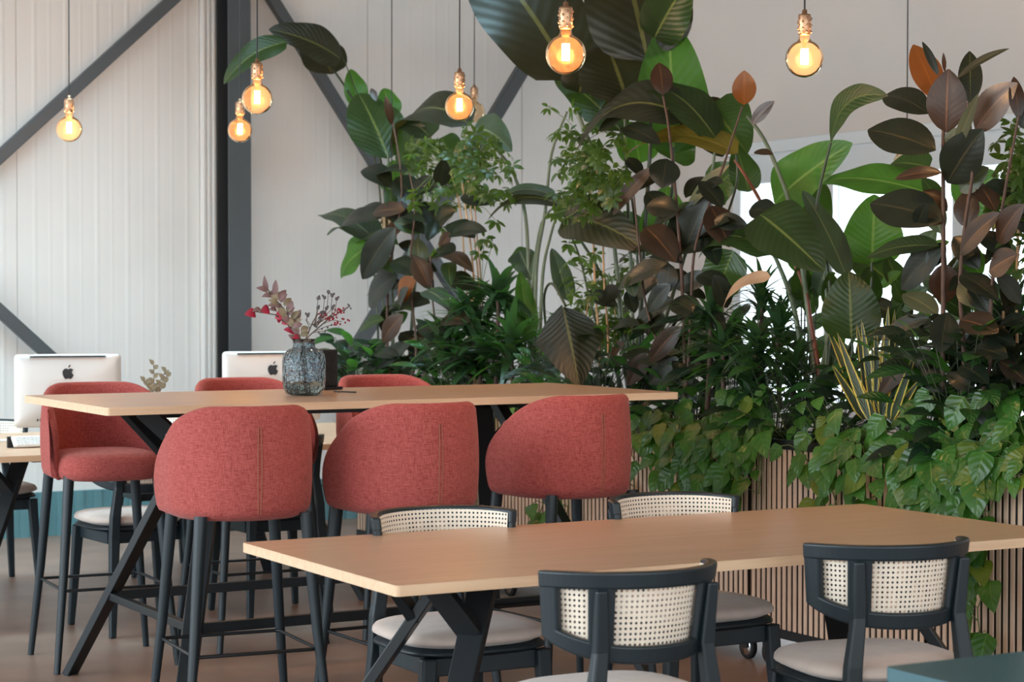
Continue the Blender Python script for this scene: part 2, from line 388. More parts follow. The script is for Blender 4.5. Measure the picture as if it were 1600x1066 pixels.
# steel column (H profile) and its diagonal braces
YC = YW-.07
xc0 = at(358, 300, Y=YC-.21).x; xc1 = at(392.5, 300, Y=YC-.21).x
col = empty('steel_column', ((xc0+xc1)/2, YC-.1, 0), 0, 'tall dark grey steel H-section column standing against the white ribbed wall', 'column')
cw = (xc1-xc0)/2
MB().box(-cw, cw, -.11, -.096, 0, ZC).build('front_flange', 'steel', col)
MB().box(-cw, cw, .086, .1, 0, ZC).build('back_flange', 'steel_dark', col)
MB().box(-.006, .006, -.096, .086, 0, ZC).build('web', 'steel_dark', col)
MB().box(-cw-.03, cw+.03, -.14, .13, 0, .015).build('base_plate', 'steel_dark', col)
def brace(ax, ay, bx, by, wpx, label, dy=.11):
    a = at(ax, ay, Y=YW-dy); b = at(bx, by, Y=YW-dy)
    wd = wpx*dep(a)/F
    d = (b-a).normalized()
    o = MB().bar(a, b, .07, wd, ref=Vector((0, 1, 0)).cross(d)).build('steel_brace', 'steel', bevel=.006, origin=a)
    tag(o, label, 'beam', 'diagonal steel braces on the back wall')
brace(365, -88, -60, 299, 18, 'long dark steel brace slanting down left behind the leftmost hanging bulb')
brace(-60, 432, 200, 668, 19, 'grey-green steel brace slanting down behind the left computer')
brace(385, -66, 780, 570, 17, 'dark steel brace slanting down right from the column top into the plants', .11)
brace(912, -52, 500, 640, 20, 'grey steel brace rising from behind the black speaker up into the plants', .19)

# ------------------------------------------------------------------ tables
def top_slab(mb, x0, x1, y0, y1, z, th, r=.012):
    def rr(x0, x1, y0, y1, r):
        out = []
        for cx, cy, a0 in ((x1-r, y1-r, 0), (x0+r, y1-r, 90), (x0+r, y0+r, 180), (x1-r, y0+r, 270)):
            for k in range(5): a = R(a0+k*22.5); out.append((cx+r*math.cos(a), cy+r*math.sin(a)))
        return out
    p = rr(x0, x1, y0, y1, r); n = len(p)
    vs = [Vector((x, y, zz)) for zz in (z-th, z) for x, y in p]
    mb.add(vs, [tuple(range(n))[::-1]], None, 0); mb.add(vs, [tuple(range(n, 2*n))], None, 0)
    mb.add(vs, [(i, (i+1) % n, n+(i+1) % n, n+i) for i in range(n)], None, 1)
    return mb
def table(name, label, x0, x1, y0, y1, z, foot, topin, mats=('table_oak', 'edge_oak'), th=.026, rail=None, leg_w=.075, cat='table', fork=.2):
    t = empty(name, ((x0+x1)/2, (y0+y1)/2, 0), 0, label, cat)
    hx, hy = (x1-x0)/2, (y1-y0)/2
    top_slab(MB(), -hx, hx, -hy, hy, z, th).build('tabletop', mats, t, bevel=.002)
    zu = z-th
    fr = MB(); fr.box(-hx+.35, hx-.35, -.035, .035, zu-.04, zu); fr.build('beam', 'black_metal', t)
    for sx in (-1, 1):
        MB().bar((sx*(hx-topin[0]), -hy+.1, zu-.006), (sx*(hx-topin[0]), hy-.1, zu-.006), .09, .012).build('bracket', 'black_metal', t)
        for sy in (-1, 1):
            f = Vector((sx*(hx-foot[0]), sy*(hy-foot[1]), 0)); p = Vector((sx*(hx-topin[0]), sy*topin[1], zu-.005))
            m = MB(); d = (p-f)
            flat = Vector((-d.y*1., d.x, 0)).normalized()   # broad face turned outwards
            m.bar(f, p, .03, leg_w*.8, ref=flat, w2=.03, h2=leg_w)
            # short upper branch making the fork
            jn = f.lerp(p, .80); out = Vector((sx*(hx-topin[0]+.19), sy*(topin[1]+.02), zu-.005))
            out = Vector((p.x + sx*fork, p.y + sy*.05, zu-.005))
            m.bar(jn - d.normalized()*.02, out, .028, leg_w*.85, ref=flat)
            m.build('leg', 'black_metal', t, bevel=.003)
    if rail is not None:
        tt = rail/zu
        P = {}
        for sx in (-1, 1):
            for sy in (-1, 1):
                f = Vector((sx*(hx-foot[0]), sy*(hy-foot[1]), 0)); p = Vector((sx*(hx-topin[0]), sy*topin[1], zu)); P[sx, sy] = f.lerp(p, tt)
        for sx in (-1, 1): MB().bar(P[sx, -1], P[sx, 1], .028, .028).build('crossbar', 'black_metal', t, bevel=.002)
        for sy in (-1, 1): MB().bar(P[-1, sy], P[1, sy], .028, .034).build('footrest_rail', 'black_metal', t, bevel=.002)
    return t
table('low_table', 'low oak dining table in front with black forked metal legs', 2.065, 4.2, 4.26, 5.22, .745, (.08, .06), (.45, .09))
table('bar_table', 'high oak bar table with black legs and footrest rails, a glass vase on top', 2.07, 4.28, 6.40, 7.36, 1.055, (.20, -.12), (.55, .05), rail=.31, fork=.30)
table('desk', 'oak desk in the back carrying the two silver computers', 1.75, 4.45, 8.5, 9.95, .745, (.42, .15), (.75, .3), mats=('desk_oak', 'edge_oak'))
table('petrol_table', 'dark petrol blue table whose corner shows at the lower right edge of the photo', 2.385, 3.7, 2.1, 2.90, .745, (.1, .06), (.4, .05), mats=('petrol_lacquer', 'petrol_lacquer'))

# ------------------------------------------------------------------ bar stools
def stool_shell():
    Rr, yf, n = .226, .15, 60
    smax = yf + Rr*PI/2
    def path(s):   # s in [-smax, smax], 0 = back centre
        a = abs(s); sg = 1 if s >= 0 else -1
        if a <= Rr*PI/2: t = a/Rr; return Vector((sg*Rr*math.sin(t), -Rr*math.cos(t), 0)), Vector((sg*math.sin(t), -math.cos(t), 0))
        return Vector((sg*Rr, a-Rr*PI/2, 0)), Vector((sg, 0, 0))
    mb = MB(); vs = []; K = 15
    def g(t): return 1-.20*max(0, (t-.45)/.55)**2.4 - .05*max(0, (.5-t)/.5)**2
    for i in range(n+1):
        q = -1+2*i/n; u = abs(q)
        top = .36*(1-.27*max(0, (u-.35)/.65)**1.7)
        e = max(0, (u-.93)/.07); th = .034*math.sqrt(max(.05, 1-.95*e*e))
        prof = []
        for j in range(K):       # outer, bottom -> top
            t = j/(K-1); z = .002+(top-.014)*t**1.1
            prof.append((-.032*(1-min(1, t*9))**2 + .010*math.sin(PI*min(1, t)) , z, t))
        prof += [(-.006, top-.003, 1), (-.4*th, top, 1), (-.85*th, top-.005, 1)]
        for j in range(K-1, -1, -1):
            t = j/(K-1); z = .004+(top-.018)*t**1.1
            prof.append((.008*math.sin(PI*t)-th-.012*(1-t), z, t))
        for off, z, t in prof:
            p, nn = path(q*smax*g(t)); vs.append(p+nn*off+Vector((0, 0, z)))
    m = len(prof)
    fs = [(i*m+j, (i+1)*m+j, (i+1)*m+(j+1) % m, i*m+(j+1) % m) for i in range(n) for j in range(m)]
    fs += [tuple(range(m)), tuple(range(n*m, n*m+m))[::-1]]
    mb.add(vs, fs, None, 0, True)
    return mb
def pad(w_, d_, h, z, e=2.6, yo=0, n=40, dome=.012, front=1.0):
    mb = MB(); vs = []; rings = [(.86, 0), (.97, .012/h), (1, .35), (.995, .6), (.96, .82), (.88, .94), (.7, .99), (.4, 1.0), (.01, 1.0)]
    for k, (sc, t) in enumerate(rings):
        for i in range(n):
            a = 2*PI*i/n; c, s_ = math.cos(a), math.sin(a)
            x = math.copysign(abs(c)**(2/e), c)*w_/2*sc; y = math.copysign(abs(s_)**(2/e), s_)*d_/2*sc
            x *= 1 + (front-1)*(y/(d_/2)+1)/2
            zz = z+h*t + (dome*(1-sc) if t > .9 else 0)
            vs.append(Vector((x, y+yo, zz)))
    fs = [(r*n+i, r*n+(i+1) % n, (r+1)*n+(i+1) % n, (r+1)*n+i) for r in range(len(rings)-1) for i in range(n)]
    fs.append(tuple(range(n))[::-1]); mb.add(vs, fs, None, 0, True); return mb
def make_stool():
    t = empty('bar_stool', cat='bar stool')
    z0 = .715
    sh = stool_shell(); sh.v = [(a, b, c+z0) for a, b, c in sh.v]; shell = sh.build('backrest', 'red_fabric', t)
    pad(.415, .50, .10, z0+.002, e=3.0, yo=.035).build('seat', 'red_fabric', t)
    mb = MB()
    for dx in (-.004, .004):
        mb.tube([(dx*(1+.6*math.sin(PI*tt)), -.2265-.010*math.sin(PI*(tt*.75+.06))-.0008, z0+.025+(.36-.09)*tt) for tt in [k/10 for k in range(11)]], .0016, 5)
    mb.build('seam', 'seam_thread', shell)
    MB().box(-.15, .15, -.15, .15, z0+.004, z0+.016).build('seat_frame', 'black_wood', t, bevel=.005)
    for sx in (-1, 1):
        for sy in (-1, 1):
            MB().tube([(sx*.170, sy*.170, z0+.02), (sx*.198, sy*.198, .36), (sx*.232, sy*.232, 0)], [.021, .017, .0125], 12).build('leg', 'black_wood', t)
    r = .198
    pts = []
    for cx, cy, a0 in ((r-.02, r-.02, 0), (-r+.02, r-.02, 90), (-r+.02, -r+.02, 180), (r-.02, -r+.02, 270)):
        for k in range(5): a = R(a0+k*22.5); pts.append((cx+.02*math.cos(a), cy+.02*math.sin(a), .305))
    MB().tube(pts, .006, 8, closed=True).build('footrest', 'black_metal', t)
    return t
st = make_stool(); G = 'red bar stools around the high table'
def on(px, Y): return at(px, 700, Y=Y).x
for k, (x, y, rz, lab) in enumerate([
    (on(372, 6.13), 6.13, R(-5), 'red fabric bar stool at the near left of the high table, leftmost seen from behind'),
    (on(636, 6.03), 6.03, R(1), 'red fabric bar stool seen from behind, middle of the front three'),
    (on(882, 6.22), 6.22, R(4), 'red fabric bar stool seen from behind, rightmost of the front three'),
    (on(160, 7.72), 7.72, R(176), 'red bar stool on the far left, its seat and inner back facing us'),
    (on(392, 7.86), 7.86, R(181), 'red bar stool on the far side, its top edge peeking up behind the glass vase'),
    (on(612, 7.86), 7.86, R(180), 'red bar stool on the far side, top edge showing before the low leafy plants')]):
    place(st, k, (x, y, 0), rz, lab, G)

# ------------------------------------------------------------------ cane chairs
def make_chair():
    t = empty('dining_chair', cat='chair'); RB = .206
    A = R(80)
    def pt(a, r, z):
        r += .10*(z-.60); return Vector((r*math.sin(a), -r*math.cos(a)*.95-.06*(z-.6), z))
    def hi(a): return .802 - .006*(abs(a)/A)**3
    def lo(a): return .588 + .055*(abs(a)/A)**2.5
    back = empty_part = None
    fr = MB()
    def sweep(f0, f1, r0, r1, a0, a1, n):  # solid between heights f0..f1, radii r0..r1
        vs = []
        for i in range(n+1):
            a = a0+(a1-a0)*i/n
            for r_, z in ((r0, f0(a)), (r1, f0(a)), (r1, f1(a)), (r0, f1(a))): vs.append(pt(a, r_, z))
        fs = [(i*4+j, (i+1)*4+j, (i+1)*4+(j+1) % 4, i*4+(j+1) % 4) for i in range(n) for j in range(4)]
        fs += [(0, 1, 2, 3), (n*4+3, n*4+2, n*4+1, n*4)]
        fr.add(vs, fs, None, 0, False)
    sweep(lambda a: hi(a)-.040, hi, RB-.014, RB+.012, -A, A, 40)
    sweep(lo, lambda a: lo(a)+.042, RB-.012, RB+.010, -A, A, 40)
    e = R(14)
    for s_ in (-1, 1):
        sweep(lambda a: lo(a)+.03, lambda a: hi(a)-.03, RB-.012, RB+.010, s_*A-e/2*(1+s_), s_*A+e/2*(1-s_), 3)
        sweep(lambda a: lo(a)+.03, lambda a: hi(a)-.03, RB-.008, RB+.010, s_*R(38)-R(8), s_*R(38)+R(8), 4)
    frame = fr.build('backrest_frame', 'black_wood', t, bevel=.006, seg=3)
    cn = MB(); n = 40; vs = []; uv = []
    a0 = A-R(3)
    for i in range(n+1):
        a = -a0+2*a0*i/n
        for z in (lo(a)+.012, hi(a)-.010): vs.append(pt(a, RB-.0162, z)); uv.append((a*RB, z))
    cn.add(vs, [(2*i, 2*i+2, 2*i+3, 2*i+1) for i in range(n)], uv, 0, True)
    cn.build('cane_panel', 'cane', frame)
    pad(.445, .43, .045, .455, e=3.0, yo=.02, dome=.01, front=1.04).build('seat', 'seat_fabric', t)
    ap = pad(.43, .41, .03, .428, e=3.4, yo=.02, dome=0, front=1.04).build('seat_frame', 'black_wood', t)
    m = MB(); b = .165
    for a_, c_ in (((-b, .175), (b, .175)), ((-b, -.13), (b, -.13)), ((-b, -.13), (-b, .175)), ((b, -.13), (b, .175))):
        m.bar((*a_, .405), (*c_, .405), .02, .05)
    m.build('apron', 'black_wood', t, bevel=.003)
    for s_ in (-1, 1):
        MB().bar((s_*.178, .185, .432), (s_*.205, .205, 0), .045, .036, w2=.028, h2=.024, ref=(0, 1, 0)).build('leg', 'black_wood', t, bevel=.006)
        # rear leg: kinked post carrying the back
        x = (RB+.022)*math.sin(R(38)); y = -(RB+.022)*math.cos(R(38))*.95
        m = MB(); P = [(s_*.19, -.225, 0), (s_*.162, -.178, .40), (s_*.157, -.178, .50), (x*s_, y-.004, .62), (x*s_*1.05, y-.022, .762)]
        W = [.028, .042, .042, .036, .030]; D = [.024, .034, .034, .026, .014]
        vs = []
        for p, ww, dd in zip(P, W, D):
            p = Vector(p)
            for sx, sy in ((-1,-1),(1,-1),(1,1),(-1,1)): vs.append(p+Vector((sx*ww/2, sy*dd/2, 0)))
        fs = [(i*4+j, i*4+(j+1) % 4, (i+1)*4+(j+1) % 4, (i+1)*4+j) for i in range(len(P)-1) for j in range(4)]+[(3,2,1,0), (16,17,18,19)]
        m.add(vs, fs); m.build('leg', 'black_wood', t, bevel=.006, seg=3)
    return t
ch = make_chair(); G = 'black chairs with cane backs and pale seats'
for k, (x, y, rz, lab) in enumerate([
    (2.53, 4.055, R(-1), 'black cane-back chair in front, left of the two near ones, seen from behind'),
    (3.37, 4.14, R(-10), 'black cane-back chair near the right edge, in front of the slatted planters'),
    (2.67, 5.13, R(180), 'black cane-back chair across the low table, left one, pale seat under the table'),
    (3.48, 5.16, R(180), 'black cane-back chair across the low table, right one beside the trailing ivy'),
    (2.84, 8.42, R(4), 'black chair behind the far left red stool, tan seat under the desk'),
    (3.50, 8.50, R(0), 'black chair at the desk seen between the two front left red stools'),
    (2.62, 10.0, R(180), 'black chair behind the desk below the left computer'),
    (3.55, 10.1, R(178), 'black chair behind the desk below the right computer')]):
    place(ch, k, (x, y, 0), rz, lab, G)

# ------------------------------------------------------------------ pendant bulbs
def make_bulb(lit):
    t = empty('pendant_bulb', cat='lamp')
    b = MB(); b.lathe([(.004, .15), (.008, .148), (.009, .135), (.020, .133), (.0215, .128), (.0215, .070), (.019, .066), (.0, .066)], 20)
    sk = b.build('socket', 'brass', t)
    m = MB()
    for r_ in range(5):
        for k in range(10):
            if (k+r_) % 2:
                a = 2*PI*k/10; m.sphere((.0215*math.cos(a), .0215*math.sin(a), .075+.011*r_), .0045, 4)
    m.build('knurling', 'brass', sk)
    prof = [(.017, .068), (.018, .055), (.024, .045)]
    for k in range(1, 16):
        a = R(28)+(PI-R(28))*k/15; prof.append((max(1e-4, .0625*math.sin(a)), -.012+.0625*math.cos(a)))
    MB().lathe(prof, 28, cap=False).build('glass_globe', 'bulb_glass', t)
    f = MB()
    for k in range(4):
        a = PI/2*k+.4; x, y = .0085*math.cos(a), .0085*math.sin(a)
        f.tube([(x, y, .020), (x, y, -.030)], .0046, 6)
    f.build('filament', 'filament' if lit else 'filament_off', t)
    MB().tube([(0, 0, .06), (0, 0, .016)], .004, 8).build('glass_stem', 'bulb_glass', t)
    return t
def cable(t, L_):
    return MB().tube([(0, 0, .148), (.002, 0, .148+L_*.4), (0, 0, .148+L_)], .003, 6).build('cord', 'cable', t)
pb = make_bulb(True); pb0 = make_bulb(False); G = 'hanging filament bulbs'
def drop(proto, used, px, py, D, lab, lit, scale=1):
    d = FW + RT*((px-800)/F) - UP*((py-533)/F); p = CAM+d*D
    o = proto if not used else copy_tree(proto)
    o.location = p; o['label'] = lab; o['group'] = G
    cable(o, ZC-p.z-.148)
    if lit:
        l = bpy.data.lights.new('bulb_light', 'POINT'); l.energy = 10; l.color = (1, .58, .28); l.shadow_soft_size = .03
        q = bpy.data.objects.new('bulb_light', l); C.objects.link(q); q.parent = o; q.location = (0, 0, -.005)
    return o
LB = [(108, 198, 9.8, 'lit filament globe bulb hanging alone at the far left over the desk'),
      (402, 150, 8.3, 'lit globe bulb hanging in front of the column, higher and larger of the pair'),
      (375, 200, 10.5, 'lit globe bulb in front of the column, lower and smaller of the pair'),
      (718, 162, 8.7, 'lit globe bulb with copper socket hanging above the left plants'),
      (884, 79, 6.3, 'lit globe bulb hanging in front of the big banana leaves at the top'),
      (1257, 86, 6.75, 'lit globe bulb hanging against the plain wall at the upper right')]
protos = []
# copy before cords and lights are added, so each bulb gets only its own
root = [pb]+[copy_tree(pb) for _ in LB[1:]]
for o, (px, py, D, lab) in zip(root, LB): drop(o, 0, px, py, D, lab, True)
b2 = [pb0]+[copy_tree(pb0) for _ in range(2)]
for o, (px, py, D, lab) in zip(b2, [(741, 172, 12.0, 'unlit clear bulb hanging behind the copper-socket lamp'),
                                    (1417, 250, 9.6, 'unlit bulb hanging low in front of the window behind rubber leaves'),
                                    (612, 345, 11.25, 'unlit bulb on a long cord ending inside the left plants')]): drop(o, 0, px, py, D, lab, False)
#NEXT
# ------------------------------------------------------------------ planters
XP = 4.63; PD = .42; PZ = .875
def make_planter(Lp, label, used=None):
    t = empty('slatted_planter', (0, 0, 0), 0, label, 'planter', 'row of slatted planters')
    h = Lp/2; zb = .125
    m = MB(); n = round(Lp/.0332)
    for k in range(n):
        y0 = -h+.004+(Lp-.008)*k/n
        m.box(0, .006, y0, y0+(Lp-.008)/n*.60, zb+.035, PZ-.035)
    m.build('slat_panel', 'slat_oak', t, bevel=.0015, seg=1)
    m = MB(); k2 = round(PD/.0332)
    for sy in (-1, 1):
        for k in range(k2):
            x0 = .02+(PD-.02)*k/k2; y = sy*h
            m.box(x0, x0+.021, min(y, y-sy*.006), max(y, y-sy*.006), zb+.035, PZ-.035)
    m.build('end_slats', 'slat_oak', t)
    m = MB(); m.box(.005, PD, -h+.007, h-.007, zb, PZ-.06); m.build('felt_backing', 'felt_black', t)
    m = MB()
    for a in ((-.004, .03, -h, h), (PD-.03, PD, -h, h), (.03, PD-.03, -h, -h+.03), (.03, PD-.03, h-.03, h)): m.box(*a, PZ-.035, PZ)
    m.build('rim', 'black_plastic', t)
    MB().box(0, PD, -h, h, zb, zb+.034).build('base_rail', 'black_plastic', t)
    m = MB(); nn = 14
    random.seed(int(Lp*100))
    vs = [(.03+(PD-.06)*i/nn, -h+.03+(Lp-.06)*j/nn, PZ-.04+random.uniform(-.006, .014)) for i in range(nn+1) for j in range(nn+1)]
    m.add(vs, [(i*(nn+1)+j, (i+1)*(nn+1)+j, (i+1)*(nn+1)+j+1, i*(nn+1)+j+1) for i in range(nn) for j in range(nn)], None, 0, True); m.build('soil', 'soil', t)
    for sx in (.055, PD-.055):
        for sy in (-1, 1):
            y = sy*(h-.07); c = empty('caster', (sx, y, 0)); c.parent = t
            w_ = MB(); T = Matrix.Translation((0, 0, .048)) @ Matrix.Rotation(PI/2, 4, 'Y')
            q = MB(); q.lathe([(.030, -.012), (.044, -.012), (.048, -.008), (.048, .008), (.044, .012), (.030, .012)], 24)
            w_.add([T @ Vector(v) for v in q.v], q.f, None, 0, True)
            for zz in (-.013, .007):
                q = MB(); q.lathe([(.0, zz), (.032, zz), (.034, zz+.003), (.032, zz+.006), (0, zz+.006)], 20)
                w_.add([T @ Vector(v) for v in q.v], q.f, None, 1, True)
            w_.build('wheel', ['rubber', 'chrome'], c)
            f = MB(); f.box(-.026, -.019, -.022, .022, .045, .118); f.box(.019, .026, -.022, .022, .045, .118); f.box(-.03, .03, -.03, .03, .112, .126)
            f.build('fork', 'black_plastic', c, bevel=.002)
    return t
def P(o, y, lab): o.location = (XP, y, 0); o['label'] = lab; return o
p1 = make_planter(1.02, ''); PLY = [4.90-1.03, 4.90, 5.93, 6.96, 7.99, 9.02]
PL = ['slatted planter nearest the right edge of the photo, beside the blue table corner', 'slatted planter right of the front right cane chair, carrying the tall rubber plant',
      'slatted planter on black casters behind the right end of the low table', 'slatted planter just right of the right red stool, under the thick trailing ivy',
      'slatted planter behind the rightmost front red stool', 'slatted planter seen in the gap between the middle and right red stools']
for k, (y, lab) in enumerate(zip(PLY, PL)): P(p1 if k == 0 else copy_tree(p1), y, lab)
P(make_planter(.50, ''), 9.79, 'short slatted planter at the far end of the row, behind the middle red stool')

# ------------------------------------------------------------------ leaves
def leaf_profile(kind, t):
    if kind == 'strel': return max(.03, (math.sin(PI*min(1, t**.62)))**.62 if t < .999 else .03) if t > 0 else .06
    if kind == 'ficus': return max(.03, math.sin(PI*min(.995, t**.92))**.72)
    if kind == 'kite': return max(.02, (t/.4)**.55 if t < .4 else ((1-t)/.6)**.8)
    if kind == 'heart': return max(.02, (math.sin(PI*min(.995, t**.55)))**.8*(1 if t > .12 else (.55+t*3.7)))
    if kind == 'strap': return max(.03, min(1, t*5+.35)*(1-t**2.2)**.8)
    if kind == 'lance': return max(.03, math.sin(PI*min(.995, t**.8))**.9)
    return math.sin(PI*t)
def leaf_mesh(mb, b, t, wd, nrm, kind='strel', sag=.08, fold=.25, n=10, m=4, wave=0, mi=0, seed=0, droop=0):
    """b, t: midrib ends; wd: full width; nrm: facing; sag bends the midrib along -nrm/+up; fold = V angle"""
    b = Vector(b); t = Vector(t); d = t-b; Ln = d.length; d.normalize()
    nrm = Vector(nrm); nrm = (nrm-d*nrm.dot(d)); nrm = nrm.normalized() if nrm.length > 1e-5 else d.orthogonal().normalized()
    sd = d.cross(nrm)
    rnd = random.Random(seed); ph = rnd.uniform(0, 6); up = Vector((0, 0, 1)); up = up-d*up.dot(d)
    vs = []; uv = []
    for i in range(n+1):
        q = i/n; c = b.lerp(t, q) + nrm*Ln*sag*4*q*(1-q) + up*Ln*droop*4*q*(1-q)
        hw = wd/2*leaf_profile(kind, q)
        dd = (d + nrm*sag*4*(1-2*q) + up*droop*4*(1-2*q)).normalized(); nn = (nrm-dd*nrm.dot(dd)).normalized(); ss = dd.cross(nn)
        for j in range(m+1):
            u = -1+2*j/m
            z = fold*abs(u)*hw - .55*fold*hw*u*u + (wave*hw*math.sin(q*11+ph+(2 if u > 0 else 0))*u*u if wave else 0)
            vs.append(c+ss*u*hw+nn*z); uv.append((.5+u/2, q))
    mb.add(vs, [(i*(m+1)+j, i*(m+1)+j+1, (i+1)*(m+1)+j+1, (i+1)*(m+1)+j) for i in range(n) for j in range(m)], uv, mi, True)
def facing(p, roll=0, axis=None, upw=.45):
    v = (CAM-p).normalized() + Vector((0, 0, upw)); v.normalize()
    if roll and axis is not None: v = Matrix.Rotation(R(roll), 3, axis.normalized()) @ v
    return v
MATK = {'g': 'strel_leaf', 'd': 'strel_dark', 'b': 'strel_bright', 'y': 'strel_yellow', 'w': 'strel_grey', 'f': 'ficus_leaf', 'n': 'ficus_brown', 'o': 'ficus_orange', 'p': 'ficus_pale', 't': 'dry_leaf'}
def big_leaf(parent, bx, by, tx, ty, wpx, X, X2=None, mk='g', kind='strel', sag=.06, fold=.3, roll=20, droop=0, wave=.10, stalk=None, name='leaf'):
    b = at(bx, by, X=X); t = at(tx, ty, X=X if X2 is None else X2)
    roll *= .5; wd = wpx*dep(b)/F/max(.35, math.cos(R(roll)))*(1.12 if kind == 'strel' else 1)
    mb = MB(); big = kind in ('strel', 'kite')
    leaf_mesh(mb, b, t, wd, facing((b+t)/2, roll, t-b), kind, sag, fold, 20 if big else 12, 8 if big else 6, wave if big else .04, 0, int(bx*7+by), droop)
    mats = [MATK[mk]]
    if stalk:
        mats.append(stalk[0]); c = at(*stalk[1], X=X if X2 is None else X2-0 if False else X); q = (b+c)/2+Vector((0, 0, .01))
        mb.tube([c, q, b, b.lerp(t, .03)], stalk[2], 6, mi=1)
    return mb.build(name, mats, parent)
def stem(parent, pts, r0, r1, mat_, name='stem', X=None, ground=None):
    P_ = [at(*p[:2], X=(p[2] if len(p) > 2 else X)) for p in pts]
    if ground is not None: P_ = [Vector((ground[0], ground[1], PZ-.05))]+P_
    # smooth
    out = []
    n = len(P_)
    for i in range(n-1):
        p0, p1, p2, p3 = P_[max(0, i-1)], P_[i], P_[i+1], P_[min(n-1, i+2)]
        for k in range(5):
            t = k/5; out.append(.5*((2*p1)+(p2-p0)*t+(2*p0-5*p1+4*p2-p3)*t*t+(3*p1-p0-3*p2+p3)*t**3))
    out.append(P_[-1]); N = len(out)
    return MB().tube(out, [r0+(r1-r0)*i/(N-1) for i in range(N)], 8).build(name, mat_, parent)
def plant(name, px, X, label, cat='plant', group=None):
    p = at(px, 700, X=X); t = empty(name, (X, p.y, PZ-.045), 0, label, cat, group)
    # children are given in world coordinates: cancel the base offset
    return t
def settle(t):
    for c in t.children: c.location = c.location - t.location

# --- strelitzias -------------------------------------------------------------
# left group
t = plant('bird_of_paradise_plant', 590, 4.95, 'tall banana-leaved plant at the left end, its torn leaf arching towards the column')
gy = at(600, 640, X=4.95).y
stem(t, [(604, 560, 4.95), (606, 380, 4.95), (590, 230, 4.95), (548, 150, 4.95), (520, 108, 4.95)], .012, .006, 'tube_green', 'petiole', ground=(4.95, gy))
stem(t, [(600, 560, 4.98), (596, 330, 4.98), (575, 200, 4.98), (540, 100, 4.98), (521, 64, 4.98)], .008, .002, 'tube_green', 'petiole', ground=(4.98, gy))
stem(t, [(612, 560, 4.9), (612, 380, 4.9), (606, 240, 4.9)], .012, .007, 'tube_pale', 'petiole', ground=(4.9, gy+.05))
stem(t, [(640, 560, 5.0), (650, 420, 5.0), (660, 300, 5.0), (655, 200, 5.0)], .012, .007, 'tube_pale', 'petiole', ground=(5.0, gy-.2))
stem(t, [(590, 560, 4.85), (588, 460, 4.85), (578, 382, 4.85)], .009, .005, 'tube_green', 'petiole', ground=(4.85, gy))
big_leaf(t, 519, 116, 476, 58, 62, 4.95, mk='d', roll=10, sag=-.03, droop=.08)
big_leaf(t, 532, 92, 420, 46, 54, 4.95, 4.5, mk='d', roll=10, droop=.03)
big_leaf(t, 448, 66, 350, 131, 36, 4.5, 4.15, mk='g', roll=10, droop=.10)
big_leaf(t, 560, 168, 548, 108, 34, 5.0, mk='b', roll=20)
big_leaf(t, 607, 248, 560, 146, 82, 4.9, mk='g', roll=15, fold=.4, sag=.05)
big_leaf(t, 612, 182, 600, 138, 34, 5.05, mk='b', roll=10)
big_leaf(t, 735, 196, 610, 238, 66, 4.95, mk='d', roll=40, droop=.12)
big_leaf(t, 668, 200, 628, 275, 66, 5.0, mk='g', roll=20)
big_leaf(t, 672, 215, 622, 205, 50, 4.98, mk='w', roll=40, droop=.08)
big_leaf(t, 738, 205, 800, 237, 50, 4.95, mk='w', roll=35, droop=.08)
big_leaf(t, 690, 215, 712, 262, 44, 5.05, mk='g', roll=20)
big_leaf(t, 585, 374, 499, 338, 52, 4.85, mk='w', roll=35, droop=.02)
big_leaf(t, 596, 384, 512, 368, 38, 4.88, mk='w', roll=40, droop=.05)
big_leaf(t, 578, 384, 532, 430, 56, 4.85, mk='b', roll=10)
big_leaf(t, 612, 300, 615, 250, 36, 5.0, mk='b', roll=10)
settle(t)
# middle-left strelitzia with pale sheathed stems
t = plant('bird_of_paradise_plant', 832, 4.95, 'banana-leaved plant with a fan of pale upright stems against the wall')
g = (4.95, at(832, 640, X=4.95).y)
for k, (pts, r) in enumerate([([(828, 560), (826, 420), (818, 320), (790, 250), (742, 206)], .010), ([(836, 560), (838, 420), (852, 330), (862, 240), (886, 175)], .010),
        ([(842, 560), (848, 430), (860, 370), (872, 330)], .009), ([(832, 560), (832, 450), (846, 350), (875, 318)], .009), ([(822, 570), (820, 480), (812, 420)], .008), ([(850, 560), (862, 500), (878, 478)], .008)]):
    stem(t, pts, r*1.3, r*.55, 'tube_pale' if k < 4 else 'tube_green', 'petiole', X=4.95, ground=g)
big_leaf(t, 876, 320, 762, 344, 30, 4.95, 4.8, mk='d', roll=50, droop=.10)
big_leaf(t, 868, 308, 768, 322, 22, 4.95, 4.8, mk='w', roll=50, droop=.10)
big_leaf(t, 868, 325, 940, 352, 30, 4.9, mk='g', roll=45, droop=.05)
big_leaf(t, 880, 342, 1012, 392, 66, 4.85, mk='d', roll=40, droop=.04)
big_leaf(t, 812, 392, 832, 438, 36, 4.95, mk='w', roll=20)
big_leaf(t, 800, 398, 838, 412, 30, 5.0, mk='g', roll=20)
big_leaf(t, 826, 532, 812, 424, 32, 4.9, mk='b', roll=20)
big_leaf(t, 888, 470, 862, 388, 30, 5.05, mk='w', roll=20)
big_leaf(t, 880, 480, 906, 606, 108, 4.55, 4.35, mk='d', kind='kite', roll=5, fold=-.28, sag=.03, wave=.05)
stem(t, [(858, 560, 4.9), (850, 470, 4.8), (862, 443, 4.7), (884, 478, 4.55)], .006, .006, 'tube_green', 'petiole')
big_leaf(t, 902, 560, 892, 608, 30, 4.5, mk='g', roll=20)
settle(t)
